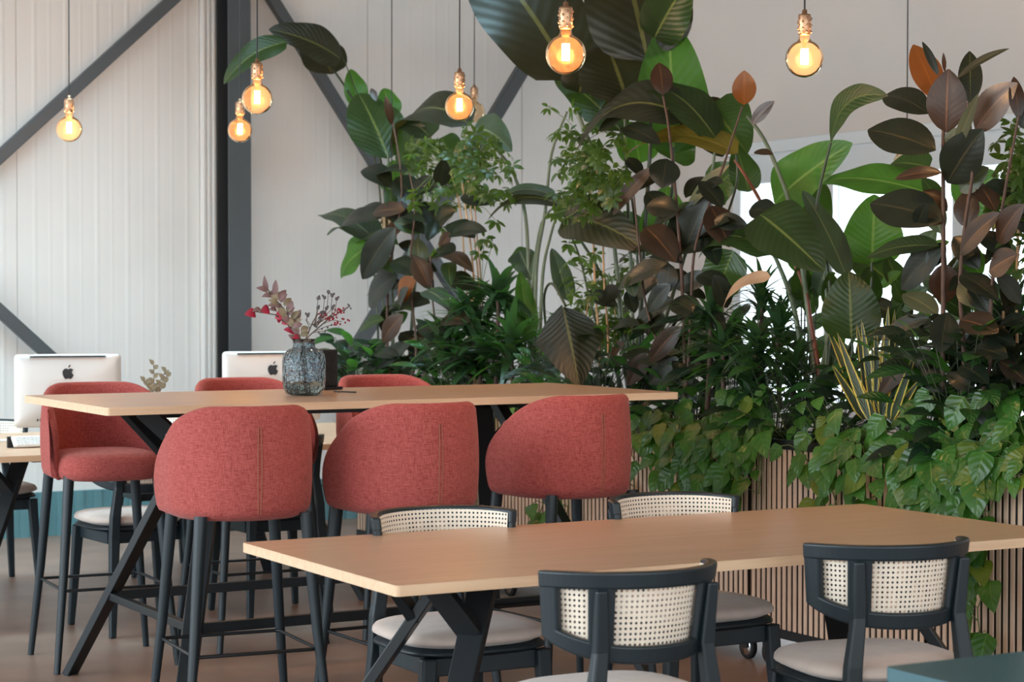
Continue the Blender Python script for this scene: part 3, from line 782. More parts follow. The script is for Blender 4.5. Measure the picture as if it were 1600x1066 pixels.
# top centre strelitzia
t = plant('bird_of_paradise_plant', 985, 4.95, 'tallest banana-leaved plant, huge leaves reaching past the top edge of the photo')
g = (4.95, at(985, 640, X=4.95).y)
for k, (pts, r) in enumerate([([(975, 560), (965, 430), (945, 290), (905, 180), (886, 122)], .013), ([(1000, 560), (1005, 400), (1015, 250), (1016, 150), (1010, 92)], .014),
        ([(1010, 560), (1030, 400), (1050, 300), (1052, 230)], .012), ([(990, 560), (985, 400), (978, 250), (976, 150)], .012), ([(985, 560), (960, 470), (910, 380), (878, 345)], .011),
        ([(1005, 560), (1000, 480), (990, 330), (968, 198)], .010), ([(1020, 560), (1070, 400), (1110, 280), (1118, 215)], .011), ([(960, 570), (930, 500), (905, 400), (880, 345)], .009), ([(1025, 560), (1100, 420), (1148, 300), (1150, 240)], .009), ([(1000, 560), (1042, 460), (1040, 375)], .009)]):
    stem(t, pts, r*1.0, r*.45, 'tube_green' if k % 3 else 'tube_pale', 'petiole', X=4.95, ground=(g[0]+.02*(k % 3), g[1]+.02*(k-4)))
big_leaf(t, 892, 124, 715, -105, 150, 4.95, 4.7, mk='d', roll=18, fold=.25, droop=.03)
big_leaf(t, 1012, 96, 958, -110, 150, 4.95, mk='d', roll=15, fold=.35)
big_leaf(t, 1022, 60, 1080, -40, 70, 4.98, mk='g', roll=25)
big_leaf(t, 1052, 240, 1044, 30, 104, 5.05, mk='b', roll=10, fold=.2)
big_leaf(t, 980, 160, 944, 62, 118, 4.9, mk='d', roll=20, fold=.35, sag=.05)
big_leaf(t, 905, 145, 922, 92, 60, 4.92, mk='d', roll=20)
big_leaf(t, 970, 205, 868, 118, 62, 4.95, mk='g', roll=20)
big_leaf(t, 940, 150, 985, 160, 50, 5.0, mk='b', roll=20)
big_leaf(t, 1118, 216, 1000, 136, 60, 4.85, mk='g', roll=35, droop=.06)
big_leaf(t, 1080, 188, 902, 234, 70, 4.85, 4.7, mk='d', roll=40, droop=.15, fold=.4)
big_leaf(t, 1060, 175, 940, 170, 40, 4.9, mk='d', roll=45, droop=.08)
big_leaf(t, 1152, 240, 976, 246, 48, 4.85, mk='y', roll=42, droop=.05)
big_leaf(t, 1110, 165, 1168, 240, 84, 4.95, mk='g', roll=15)
big_leaf(t, 1090, 160, 1130, 245, 70, 5.0, mk='d', roll=20)
big_leaf(t, 1035, 380, 1042, 290, 68, 5.1, mk='b', roll=10)
big_leaf(t, 1000, 255, 985, 190, 60, 5.1, mk='b', roll=15)
big_leaf(t, 1050, 250, 1075, 195, 60, 5.1, mk='g', roll=15)
big_leaf(t, 1115, 300, 1155, 260, 60, 5.15, mk='g', roll=15)
big_leaf(t, 1170, 300, 1150, 230, 44, 5.15, mk='g', roll=15)
big_leaf(t, 1012, 400, 975, 330, 50, 5.15, mk='g', roll=15)
settle(t)
# right strelitzia
t = plant('bird_of_paradise_plant', 1265, 4.95, 'banana-leaved plant with thick reddish stems in front of the window')
g = (4.95, at(1272, 665, X=4.95).y)
for k, (pts, r, mt) in enumerate([([(1262, 600), (1240, 480), (1215, 410), (1205, 395)], .013, 'tube_pale'), ([(1275, 600), (1262, 480), (1240, 340), (1200, 230), (1168, 182)], .013, 'tube_pale'),
        ([(1282, 600), (1266, 500), (1250, 430), (1180, 300), (1148, 250)], .011, 'tube_red'), ([(1290, 600), (1300, 500), (1290, 400), (1275, 330), (1298, 224)], .010, 'tube_green'),
        ([(1290, 600), (1292, 480), (1288, 430)], .010, 'tube_pale'), ([(1280, 600), (1310, 460), (1322, 430)], .009, 'tube_pale'), ([(1300, 600), (1355, 480), (1362, 410)], .009, 'tube_green'), ([(1300, 600), (1330, 560), (1330, 525)], .008, 'tube_green')]):
    stem(t, pts, r*1.1, r*.5, mt, 'petiole', X=4.95, ground=(g[0]+.02*(k % 3), g[1]+.015*(k-4)))
big_leaf(t, 1210, 318, 1332, 224, 78, 5.1, mk='b', roll=15)
big_leaf(t, 1445, 300, 1282, 284, 60, 5.1, mk='b', roll=25)
big_leaf(t, 1298, 223, 1388, 150, 44, 4.95, 4.8, mk='g', roll=35, droop=.12)
big_leaf(t, 1188, 335, 1288, 424, 84, 4.75, mk='g', roll=15)
big_leaf(t, 1322, 432, 1254, 298, 40, 4.95, mk='w', roll=30)
big_leaf(t, 1362, 414, 1366, 304, 84, 5.1, mk='b', roll=10)
big_leaf(t, 1330, 530, 1326, 424, 84, 4.8, mk='g', roll=10)
big_leaf(t, 1204, 398, 1092, 404, 50, 4.8, mk='g', roll=30, droop=.12)
big_leaf(t, 1146, 392, 1118, 474, 66, 4.85, mk='g', roll=15)
big_leaf(t, 1392, 442, 1328, 398, 56, 5.1, mk='g', roll=20)
big_leaf(t, 1258, 290, 1296, 350, 50, 5.2, mk='g', roll=20)
big_leaf(t, 1260, 480, 1240, 430, 46, 5.1, mk='w', roll=20)
big_leaf(t, 1500, 330, 1560, 270, 80, 5.2, mk='b', roll=10)
big_leaf(t, 1452, 262, 1392, 256, 44, 5.2, mk='g', roll=15)
big_leaf(t, 1580, 330, 1610, 250, 60, 5.2, mk='b', roll=10)
big_leaf(t, 1204, 434, 1128, 487, 22, 4.7, mk='t', roll=40, droop=.10)
settle(t)

# --- rubber plants -----------------------------------------------------------
def ficus(label, px, X, stems, leaves, extra=None, mtdef='f'):
    t = plant('rubber_plant', px, X, label, group=None)
    gy = at(px, 660, X=X).y
    sp_ = []
    for k, (pts, r) in enumerate(stems):
        stem(t, pts, r*.8, r*.4, 'ficus_stem', 'stem', X=X, ground=(X, gy+.04*(k-1)))
    for l in leaves:
        bx, by, tx, ty, wd = l[:5]; mk = l[5] if len(l) > 5 else mtdef
        rr = random.Random(bx*31+by); dx = rr.uniform(-.12, .12)
        big_leaf(t, bx, by, tx, ty, wd*1.12, X+dx*.5, X+dx, mk=mk, kind='ficus', sag=rr.uniform(.02, .07), fold=.22, roll=rr.uniform(-18, 22), droop=.02)
    rr = random.Random(px)
    for k in range(extra[0] if extra else 0):
        bx, by = rr.uniform(extra[1], extra[2]), rr.uniform(extra[3], extra[4]); a = rr.uniform(0, 6.3); ln = rr.uniform(40, 70)
        big_leaf(t, bx, by, bx+math.cos(a)*ln, by+math.sin(a)*ln*.8, ln*.52, X+rr.uniform(-.06, .16), X+rr.uniform(-.1, .2), mk=rr.choice('ffffffng'), kind='ficus', sag=.05, fold=.22, roll=rr.uniform(-30, 30), droop=.02)
    settle(t); return t
ficus('dark rubber plant with a brown canes at the left end of the greenery'.replace('a brown canes', 'brown stems'), 620, 4.75,
      [([(606, 560), (608, 430), (628, 300), (612, 180)], .011), ([(650, 560), (640, 430), (648, 330), (640, 270)], .010), ([(680, 560), (676, 470), (672, 400)], .009)],
      [(612,294,568,264,34), (618,278,656,322,40), (606,330,545,352,34), (600,328,664,366,32), (618,356,566,436,44), (622,430,576,478,46), (660,430,612,408,38),
       (655,424,652,372,30,'p'), (712,392,668,404,34), (650,438,622,470,36,'o'), (672,474,602,488,38), (630,492,598,535,30,'n'), (655,505,700,545,34), (612,585,598,548,26),
       (640,345,590,395,38,'n'), (700,430,742,455,30), (690,500,735,505,30,'n'), (640,540,590,575,30), (640,300,690,290,32), (672,352,712,330,34), (588,158,580,138,10,'n'), (612,195,602,150,12,'n'),
       (700,350,742,372,34), (662,455,700,478,32,'w'), (625,520,672,558,34), (660,560,620,598,34), (700,560,745,590,32,'f'), (600,500,560,520,24,'g')], (34, 585, 720, 260, 590))
ficus('dark rubber plant in the middle, behind the pointed hanging leaf', 1060, 4.75,
      [([(1070, 580), (1066, 450), (1058, 330), (1045, 200), (1036, 150)], .012), ([(1075, 580), (1080, 470), (1088, 380), (1130, 260), (1160, 166)], .010), ([(1040, 580), (1010, 480), (1000, 400), (990, 300)], .009)],
      [(1162,164,1163,110,34,'o'), (1156,160,1148,134,10,'f'), (1174,194,1210,158,20,'n'), (1036,148,1030,98,32,'n'), (973,200,1032,226,30), (1022,262,958,336,26,'n'), (1042,248,1034,294,44),
       (1140,258,1070,336,24,'p'), (1072,388,1108,306,52), (1110,322,1140,386,44,'n'), (1008,355,1056,410,46,'n'), (1112,388,1048,400,38), (1048,414,966,452,36), (1046,412,1040,460,30),
       (1052,468,988,518,36), (1064,510,1016,566,30,'n'), (1012,552,982,602,28,'n'), (1060,330,1010,322,34), (1050,470,1098,500,36), (1070,520,1122,548,34), (1060,560,1014,600,34),
       (1090,430,1140,455,32), (1010,300,1048,345,34), (1100,350,1150,345,36,'f'), (1078,560,1128,600,34), (1030,440,990,470,34), (1088,300,1130,285,28,'f'), (975,180,935,205,20,'f'),
       (1178,238,1208,242,12,'n'), (1170,330,1215,330,34), (1040,590,1000,560,34,'f'), (1060,600,1095,570,30,'f')], (50, 955, 1150, 270, 600))
ficus('big dark rubber plant at the upper right in front of the window', 1470, 4.72,
      [([(1474, 600), (1474, 450), (1474, 330), (1474, 210), (1478, 110)], .013), ([(1505, 600), (1500, 450), (1508, 350), (1520, 260), (1512, 160)], .011), ([(1540, 600), (1548, 480), (1555, 400), (1570, 300), (1592, 180)], .010)],
      [(1464,158,1427,70,44,'o'), (1466,118,1441,65,12), (1476,112,1474,82,6,'n'), (1494,124,1577,76,14,'d'), (1516,162,1515,80,34,'d'), (1478,207,1482,108,56,'n'), (1524,204,1590,130,50,'n'),
       (1452,178,1381,150,46), (1462,235,1356,203,60), (1480,286,1536,202,60), (1490,244,1529,146,18,'p'), (1472,346,1360,318,64), (1472,270,1398,280,22,'n'), (1467,384,1355,402,40,'g'),
       (1474,386,1408,452,50), (1475,412,1476,474,44,'n'), (1466,492,1410,460,34,'p'), (1454,497,1374,531,28), (1480,488,1470,552,40), (1500,398,1564,333,38,'n'), (1458,540,1370,624,32,'n'),
       (1500,300,1545,262,34,'p'), (1510,356,1512,296,36,'n'), (1490,370,1530,420,34), (1500,430,1560,470,34), (1592,186,1584,120,22,'n'), (1596,200,1620,150,34), (1545,425,1590,398,40,'n'),
       (1500,500,1560,520,40,'n'), (1440,300,1480,330,30,'n'), (1530,480,1500,440,36,'p'), (1560,380,1600,320,40,'n'), (1480,230,1500,200,24,'p'), (1520,545,1575,560,34), (1555,330,1530,290,30,'n'), (1440,215,1410,240,20,'f'), (1470,585,1420,600,34), (1500,572,1545,600,34)], (40, 1430, 1610, 300, 620))

# --- scheffleras: whorls of leaflets on thin stalks -----------------------------
def schefflera(label, px, X, canes, whorls, n_rand, box, seed, size=1.0):
    t = plant('umbrella_plant', px, X, label); gy = at(px, 660, X=X).y; rnd = random.Random(seed)
    for k, (pts, r) in enumerate(canes): stem(t, pts, r, r*.6, 'cane_stem', 'stem', X=X, ground=(X, gy+.03*(k-1)))
    mb = MB(); cs = [(at(x, y, X=X+rnd.uniform(-.14, .1))) for x, y in whorls]
    x0, x1, y0, y1 = box
    for _ in range(int(n_rand*1.7)):
        a = rnd.gauss(.5, .24); b = rnd.gauss(.5, .25); a = min(1, max(0, a)); b = min(1, max(0, b))
        cs.append(at(x0+(x1-x0)*a, y0+(y1-y0)*b, X=X+rnd.uniform(-.18, .15)))
    ax = [at(*p[:2], X=X) for c in canes for p in c[0]]
    for c in cs:
        nr = min(ax, key=lambda q: (q-c).length)
        mb.tube([nr, (nr+c)/2+Vector((0, 0, .02)), c], .0016, 4, mi=1)
        n_l = rnd.randint(6, 8); out = (c-nr); out.z = 0; out = out.normalized() if out.length > .01 else Vector((1, 0, 0))
        ax_ = (out*.6+Vector((rnd.uniform(-.5, .5), rnd.uniform(-.5, .5), rnd.uniform(.1, .9)))).normalized(); u = ax_.orthogonal().normalized(); v = ax_.cross(u)
        for k in range(n_l):
            a = 2*PI*k/n_l + rnd.uniform(-.2, .2); ln = size*rnd.uniform(.042, .072)
            d = (u*math.cos(a)+v*math.sin(a)) - Vector((0, 0, rnd.uniform(.1, .9))); d.normalize()
            leaf_mesh(mb, c+d*.006, c+d*(ln), ln*.34, ax_, 'ficus', .08, .2, 5, 2, 0, 0, k)
    mb.build('foliage', ['schef_leaf', 'vine_green'], t); settle(t); return t
schefflera('bushy umbrella plant on bare brown canes left of centre, under the copper-socket lamp', 735, 4.85,
    [([(742, 560), (740, 430), (724, 300), (716, 240)], .007), ([(752, 560), (748, 440), (734, 310), (730, 230)], .006), ([(738, 560), (728, 440), (718, 320), (700, 260)], .006), ([(756, 560), (752, 450), (742, 320), (745, 250)], .005)],
    [(860-90, 380), (750, 395), (775, 345), (790, 300), (757, 372), (680, 390), (690, 355), (795, 275)], 64, (640, 800, 200, 320), 4)
schefflera('leafy umbrella plant climbing beside the tall stems at the centre', 930, 4.85,
    [([(938, 560), (930, 450), (925, 330), (915, 220)], .007), ([(950, 560), (944, 440), (940, 330), (930, 250)], .006)],
    [(857, 168), (895, 172), (890, 205), (872, 270), (905, 290), (888, 380), (905, 400), (885, 410), (930, 395), (950, 430), (925, 460), (892, 440), (880, 300), (885, 340)], 58, (868, 975, 190, 345), 9)
schefflera('umbrella plant with bare canes at the right edge of the photo', 1585, 4.9,
    [([(1572, 600), (1568, 450), (1575, 330), (1580, 230)], .007), ([(1590, 600), (1588, 450), (1592, 330), (1590, 240)], .006)],
    [(1556, 222), (1580, 190), (1575, 250), (1590, 300), (1560, 340)], 34, (1552, 1640, 180, 420), 12)
schefflera('pale green umbrella plant among low plants behind the centre planters', 960, 5.0,
    [([(905, 600), (915, 500), (925, 440)], .005), ([(965, 600), (962, 500), (955, 440)], .005)],
    [(905, 480), (950, 500), (985, 520), (930, 440)], 30, (880, 1010, 400, 560), 15, 1.1)

# --- dracaenas: mops of strap leaves ------------------------------------------------
def dracaena(label, X, heads, seed, kind='drac_leaf', n_l=46, ln0=.22, wd=.026, stalks=True):
    t = plant('dracaena_plant', heads[0][0], X, label); rnd = random.Random(seed)
    mb = MB()
    for (x, y, s_) in heads:
        c = at(x, y, X=X+rnd.uniform(-.06, .06))
        if stalks: stem(t, [(x+rnd.uniform(-6, 6), 640, X), (x, y+40, X), (x, y, X)], .011, .009, 'ficus_stem', 'stem')
        for k in range(n_l):
            a = rnd.uniform(0, 2*PI); el = rnd.uniform(-.35, 1.25); ln = ln0*s_*rnd.uniform(.7, 1.1)
            d = Vector((math.cos(a)*math.cos(el), math.sin(a)*math.cos(el), math.sin(el)))
            base_ = c+Vector((0, 0, rnd.uniform(-.06, .05)*s_)); tip = base_+d*ln-Vector((0, 0, ln*.25))
            leaf_mesh(mb, base_, tip, wd*s_*rnd.uniform(.8, 1.2), Vector((0, 0, 1))+d*.2, 'strap', .10, .3, 7, 2, 0, 0, k)
    mb.build('foliage', kind, t); settle(t); return t
dracaena('dark green dracaena with drooping strap leaves, left of the pale stems', 4.8, [(735, 505, 1.2), (778, 470, 1.1), (800, 545, 1.1), (750, 565, 1.2), (700, 545, 1.0)], 3, n_l=64, ln0=.27, wd=.044)
dracaena('dracaena with narrow dark leaves beneath the middle rubber plant', 4.72, [(1130, 555, 1.1), (1170, 595, 1.0), (1110, 500, .9), (1185, 540, .9)], 5, n_l=60, wd=.034)
dracaena('fine-leaved dracaena against the window at centre right', 4.9, [(1215, 530, 1.25), (1240, 590, 1.0), (1190, 470, 1.0)], 6, wd=.024, n_l=60)
dracaena('dark dracaena low at the right edge behind the rubber plant', 4.95, [(1530, 560, 1.1), (1580, 520, 1.1), (1500, 610, .8), (1590, 610, 1.0)], 7, 'filler_dark', 50, .26, .036)

rr = random.Random(5)
t = plant('lily_plant', 1290, 5.02, 'soft green broad-leaved plant between the reddish stems and the window')
for k in range(26):
    bx, by = rr.uniform(1165, 1440), rr.uniform(420, 600); a = rr.uniform(-2.9, -.2)
    ln = rr.uniform(40, 75); gx = 1250+(bx-1250)*.7
    stem(t, [(gx, 640, 5.02), ((bx+gx)/2, by+60, 5.02), (bx, by, 5.02)], .004, .003, 'tube_green', 'petiole')
    big_leaf(t, bx, by, bx+math.cos(a)*ln, by+math.sin(a)*ln*.8, ln*.5, 5.02, 5.02+rr.uniform(-.1, .1), mk=rr.choice('gbgwg'), kind='ficus', sag=.05, fold=.25, roll=rr.uniform(-40, 40))
settle(t)
t = plant('lily_plant', 1550, 5.05, 'soft green broad-leaved plant behind the rubber plant at the right edge')
for k in range(22):
    bx, by = rr.uniform(1400, 1600), rr.uniform(330, 600); a = rr.uniform(-2.9, -.2)
    ln = rr.uniform(45, 85); gx = 1530+(bx-1530)*.7
    stem(t, [(gx, 640, 5.05), ((bx+gx)/2, by+60, 5.05), (bx, by, 5.05)], .004, .003, 'tube_green', 'petiole')
    big_leaf(t, bx, by, bx+math.cos(a)*ln, by+math.sin(a)*ln*.8, ln*.5, 5.05, 5.05+rr.uniform(-.1, .1), mk=rr.choice('ggbwd'), kind='ficus', sag=.05, fold=.25, roll=rr.uniform(-40, 40))
settle(t)

# --- snake plant ------------------------------------------------------------------
t = plant('snake_plant', 1370, 4.7, 'snake plant with yellow-edged upright blades, right of the thick stems'); rnd = random.Random(2)
for k, (bx, tx, ty) in enumerate([(1352, 1287, 498), (1358, 1308, 520), (1362, 1338, 505), (1368, 1346, 500), (1372, 1368, 512), (1375, 1362, 540), (1380, 1388, 478), (1384, 1398, 484), (1390, 1404, 500), (1388, 1414, 540), (1394, 1432, 548), (1366, 1322, 560), (1378, 1380, 520), (1350, 1300, 570), (1396, 1440, 590)]):
    big_leaf(t, bx, 655, tx, ty, 16, 4.7+rnd.uniform(-.05, .06), mk='f', kind='strap', sag=.01, fold=.3, roll=rnd.uniform(-30, 30), name='leaf').data.materials[0] = M['snake_leaf']
settle(t)

# --- low planting: lily-like clumps ----------------------------------------------------
def clump(label, x, y, s_, seed, X=4.78, mk=('filler_leaf', 'filler_dark'), n_l=44, rad=.20, ln=.15, wd=.058, name='leafy_plant'):
    p = at(x, y, X=X); t = empty(name, (X, p.y, PZ-.045), 0, label, 'plant', 'low leafy plants filling the planters'); rnd = random.Random(seed)
    mb = MB(); c0 = Vector((X, p.y, PZ-.03))
    for k in range(n_l):
        a = rnd.uniform(0, 2*PI); rr = rad*math.sqrt(rnd.random())*s_; hz = (p.z-PZ)*rnd.uniform(.1, 1.75)
        c = c0+Vector((math.cos(a)*rr, math.sin(a)*rr*1.3, max(.04, hz))); d = Vector((math.cos(a), math.sin(a), rnd.uniform(-.5, .7))).normalized(); l_ = ln*s_*rnd.uniform(.7, 1.2)
        mb.tube([c0+Vector((math.cos(a)*.02, math.sin(a)*.02, 0)), (c0+c)/2+Vector((0, 0, .03)), c], .002, 4, mi=2)
        leaf_mesh(mb, c, c+d*l_, wd*s_*rnd.uniform(.8, 1.2), Vector((-.4, -.4, 1)), 'lance', .09, .3, 6, 4, 0, rnd.randint(0, 1), k)
    mb.build('foliage', list(mk)+['tube_green'], t); settle(t); return t
CL = [(560, 560, 1.0, 'leafy clump at the far left end of the planting beside the steel brace'), (605, 575, 1.0, 'leafy clump under the left rubber plant'), (655, 570, 1.1, 'dense low clump left of the dracaena, over the far red stool'),
      (705, 565, 1.0, 'low clump in front of the left dracaena'), (840, 560, .9, 'low clump at the foot of the pale upright stems'), (790, 590, .9, 'short clump between the dracaena and the pale stems'), (935, 570, 1.0, 'low clump right of the pointed hanging leaf'), (985, 590, .9, 'low dark clump behind the right end of the high table'),
      (1150, 560, 1.1, 'leafy clump above the thickest curtain of ivy'), (1210, 600, .9, 'leafy clump just left of the thick reddish stems'), (1310, 640, .6, 'small clump at the foot of the snake plant'),
      (1440, 600, 1.0, 'leafy clump right of the snake plant'), (1500, 590, 1.1, 'leafy clump below the big rubber plant'), (1560, 590, 1.1, 'leafy clump close to the right edge of the photo'), (1615, 600, 1.1, 'leafy clump cut by the right edge of the photo'), (880, 590, .8, 'small clump behind the pointed hanging leaf'), (1085, 600, .9, 'dark clump under the middle rubber plant, above the thick ivy')]
for k, (x, y, s_, lab) in enumerate(CL): clump(lab, x, y, s_, 40+k, X=4.72+.12*(k % 3), n_l=64)

# --- trailing pothos --------------------------------------------------------------------
def pothos(label, strands, mound, seed, X=4.62, lime=.07, size=1.0):
    """strands: (px_top, y_bottom_px) vines hanging over the planter front; mound: (x0,x1,y0,y1,n) leaves heaped above the rim"""
    xm = sum(s_[0] for s_ in strands)/len(strands); p = at(xm, 690, X=4.72)
    t = empty('trailing_pothos', (4.72, p.y, PZ-.045), 0, label, 'plant', 'ivy trailing over the planter fronts'); rnd = random.Random(seed)
    mb = MB()
    def leafat(c, out):
        l_ = size*rnd.uniform(.055, .125); d = Vector((out*.5-.1, rnd.uniform(-.8, .8), -rnd.uniform(.35, 1.0))).normalized()
        n_ = Vector((-1, rnd.uniform(-.5, .5)-.3, rnd.uniform(.1, .9)))
        leaf_mesh(mb, c, c+d*l_, l_*rnd.uniform(.66, .82), n_, 'heart', .07, .25, 8, 4, 0, 1 if rnd.random() < lime else 0, rnd.randint(0, 999))
    for (x, yb) in strands:
        a = at(x, 690, X=XP-.03); y0 = a.y; zb = at(x, yb, X=XP-.04).z
        pts = [Vector((4.74, y0, PZ-.02)), Vector((4.66, y0, PZ+.04)), Vector((XP-.02, y0, PZ+.01))]
        z = PZ-.03; yy = y0
        while z > zb:
            yy += rnd.uniform(-.022, .022); pts.append(Vector((XP-.025-rnd.uniform(0, .03), yy, z))); z -= .045
        mb.tube(pts, .0024, 5, mi=2)
        for q in pts[1:]:
            for _ in range(2 if rnd.random() < .45 else 1):
                o = Vector((-rnd.uniform(.02, .07), rnd.uniform(-.06, .06), rnd.uniform(-.01, .03)))
                mb.tube([q, q+o*.6+Vector((0, 0, .012)), q+o], .0014, 4, mi=2); leafat(q+o, -.3)
    x0, x1, ya, yb, n_ = mound
    for _ in range(int(n_*.7)):
        q = at(rnd.uniform(x0, x1), rnd.uniform(ya, yb), X=X+rnd.uniform(-.03, .16)); 
        mb.tube([Vector((4.74, q.y+rnd.uniform(-.03, .03), PZ-.03)), q+Vector((.02, 0, -.01)), q], .0016, 4, mi=2); leafat(q, -.3)
    mb.build('foliage', ['pothos_leaf', 'pothos_lime', 'vine_green'], t); settle(t); return t
pothos('thick curtain of ivy hanging right of the right red stool', [(1080, 770), (1095, 790), (1110, 785), (1125, 800), (1140, 800), (1155, 800), (1170, 790), (1185, 785), (1195, 750), (1100, 740), (1130, 760), (1160, 760), (1060, 700)], (1060, 1215, 590, 690, 46), 1, lime=.1)
pothos('ivy spilling over the planter left of the snake plant', [(1265, 730), (1300, 790), (1315, 800), (1330, 740), (1345, 770), (1385, 800)], (1230, 1400, 620, 690, 26), 2)
pothos('large ivy hanging down over the right planters to the table top', [(1430, 740), (1455, 790), (1470, 810), (1485, 812), (1500, 815), (1515, 812), (1530, 810), (1545, 760), (1440, 790), (1495, 780), (1570, 720)], (1420, 1590, 600, 700, 60), 3, size=1.15)
pothos('thin ivy strands hanging between the middle and right red stools', [(745, 800), (758, 790), (770, 720), (860, 830), (905, 830)], (740, 900, 600, 640, 16), 4, size=.8)
pothos('sparse ivy hanging just behind the right red stool', [(1000, 770), (1008, 700), (1020, 690), (1035, 720), (1050, 740)], (990, 1050, 630, 680, 10), 5)
pothos('low hanging ivy strand below the right end of the low table', [(1540, 920), (1560, 900), (1525, 1000), (1345, 930)], (1560, 1620, 640, 700, 12), 6)
pothos('ivy at the right edge of the photo', [(1600, 730), (1612, 760)], (1570, 1640, 620, 700, 20), 8)

# ------------------------------------------------------------------ vase with bouquet
zt_ = 1.055; vp = at(475, 618, Z=zt_)
t = empty('glass_vase', (vp.x, vp.y, zt_), 0, 'round-shouldered blue-grey dimpled glass vase standing on the high table', 'vase')
R0 = .079
prof = [(.0, 0), (.045, 0), (.066, .008), (.076, .028), (R0, .06), (R0, .125), (.074, .15), (.058, .166), (.042, .173), (.040, .185), (.042, .205), (.039, .205), (.037, .186), (.039, .175), (.055, .162), (.070, .147), (.075, .124), (.075, .06), (.072, .03), (.062, .012), (.04, .006), (0, .006)]
MB().lathe(prof, 40, cap=False).build('glass_body', 'vase_glass', t)
m, n_, b_ = base('vase_water'); S(b_, 'Base Color', (.75, .7, .6, 1)); S(b_, 'Transmission Weight', 1.0); S(b_, 'IOR', 1.15); S(b_, 'Roughness', .0)
MB().lathe([(.0, .0075), (.04, .0075), (.061, .0135), (.0705, .03), (.073, .05), (0, .05)], 32, cap=False).build('water', 'vase_water', t)
def vpx(px, py, dy=0): return at(px, py, Y=vp.y+dy)-Vector((vp.x, vp.y, zt_))
def spray(name, label, cat, pts, r=.0018, mt='twig'):
    o = MB(); P_ = [Vector((0, 0, .012))]+[vpx(*p) for p in pts]; return o, P_
rnd = random.Random(77)
def sprig(name, label, line, leaves, mats, dy=0, branches=(), blobs=()):
    t2 = empty(name, (vp.x, vp.y, zt_), 0, label, 'dried flowers', 'dried bouquet in the glass vase')
    L_ = [Vector((rnd.uniform(-.03, .03), rnd.uniform(-.03, .03), .010)), Vector((rnd.uniform(-.01, .01), rnd.uniform(-.01, .01), .185))]+[vpx(x, y, dy) for x, y in line]
    m = MB(); m.tube(L_, .0022, 6)
    for br in branches:
        q = [vpx(x, y, dy+rnd.uniform(-.01, .01)) for x, y in br]; m.tube(q, .0012, 5)
    m.build('twig', 'twig', t2)
    m = MB()
    for (bx, by, tx, ty, w_, mi) in leaves:
        a = vpx(bx, by, dy+rnd.uniform(-.015, .015)); c = vpx(tx, ty, dy+rnd.uniform(-.02, .02))
        leaf_mesh(m, a, c, w_*dep(vp)/F*1.1, Vector((-.4, -.8, .35)), 'heart' if mi == 1 else 'lance', .15, .5, 8, 4, 0, mi, 3)
    for (x, y, r_, mi) in blobs: m.sphere(vpx(x, y, dy+rnd.uniform(-.015, .015)), r_*dep(vp)/F, 6, mi)
    m.build('blossoms', mats, t2); return t2
eu = []
for k in range(20):
    q = k/19; cx = 430+ (470-430)*q + rnd.uniform(-5, 5); cy = 462+(525-462)*q; s_ = 1 if k % 2 else -1
    eu.append((cx, cy, cx+s_*rnd.uniform(8, 15), cy-rnd.uniform(5, 14), 10, 0 if k % 3 else 2))
eu += [(418, 455, 400, 450, 9, 2), (416, 455, 413, 430, 8, 2), (424, 462, 409, 464, 9, 2), (430, 464, 431, 437, 9, 2), (436, 470, 447, 453, 10, 2), (433, 478, 417, 478, 7, 2), (452, 485, 457, 470, 10, 2), (462, 500, 470, 484, 11, 2)]
sprig('eucalyptus_sprig', 'dried beige leafy sprig leaning up left out of the glass vase', [(468, 525), (445, 485), (424, 460), (415, 448)], eu, ['dried_leaf', 'red_petal', 'dried_pink'])
sprig('red_blossom_sprig', 'sprig of crimson petals leaning left from the glass vase', [(466, 526), (450, 508), (430, 492), (400, 487), (386, 492)],
      [(399,490,382,492,15,1), (421,484,407,487,15,1), (408,484,394,487,8,2), (432,484,421,484,9,2), (446,490,430,498,16,1), (440,500,432,494,14,1), (452,500,440,506,13,1), (462,505,448,500,12,1), (462,518,443,515,12,1), (470,528,452,527,10,1), (460,530,450,523,8,2)], ['dried_leaf', 'red_petal', 'dried_pink'], .012)
sd = [(497,466,0), (507,465,0), (513,456,0), (519,462,0), (526,467,0), (497,481,0), (510,482,0), (520,480,0), (481,493,0), (492,508,0), (500,497,0), (504,488,0)]
sprig('seed_head_sprig', 'spray of small grey seed heads rising from the glass vase', [(480, 524), (488, 505), (497, 490)], [], ['grey_seed'], 0,
      [[(485, 515), (478, 500), (481, 494)]]+[[(488+rnd.uniform(-4, 10), 508), (x-2, (y+508)/2), (x, y)] for x, y, _ in sd], [(x, y, 3.0, 0) for x, y, _ in sd]+[(x+rnd.uniform(-3, 3), y+rnd.uniform(-3, 3), 2.0, 0) for x, y, _ in sd for _ in range(2)])
rb = [(rnd.gauss(523, 9), rnd.gauss(497, 6)) for _ in range(34)]+[(rnd.gauss(503, 2.5), rnd.gauss(490, 4)) for _ in range(7)]+[(531+rnd.gauss(0, 3), 484+rnd.gauss(0, 3)) for _ in range(10)]
tw = [(538, 485), (546, 478), (548, 482), (544, 476), (512, 512), (518, 508), (508, 518), (498, 520), (503, 514)]
sprig('berry_sprig', 'spray of tiny red berries leaning right out of the glass vase', [(484, 524), (500, 510), (515, 497), (535, 486), (547, 478)], [], ['red_petal', 'grey_seed'], .015,
      [[(505, 506), (520, 500), (534, 503)], [(510, 500), (520, 490), (531, 482)], [(495, 512), (502, 500), (503, 488)], [(492, 518), (505, 512), (518, 508)], [(490, 520), (500, 518), (508, 518)]], [(x, y, 1.7, 0) for x, y in rb]+[(x, y, 1.7, 1) for x, y in tw])

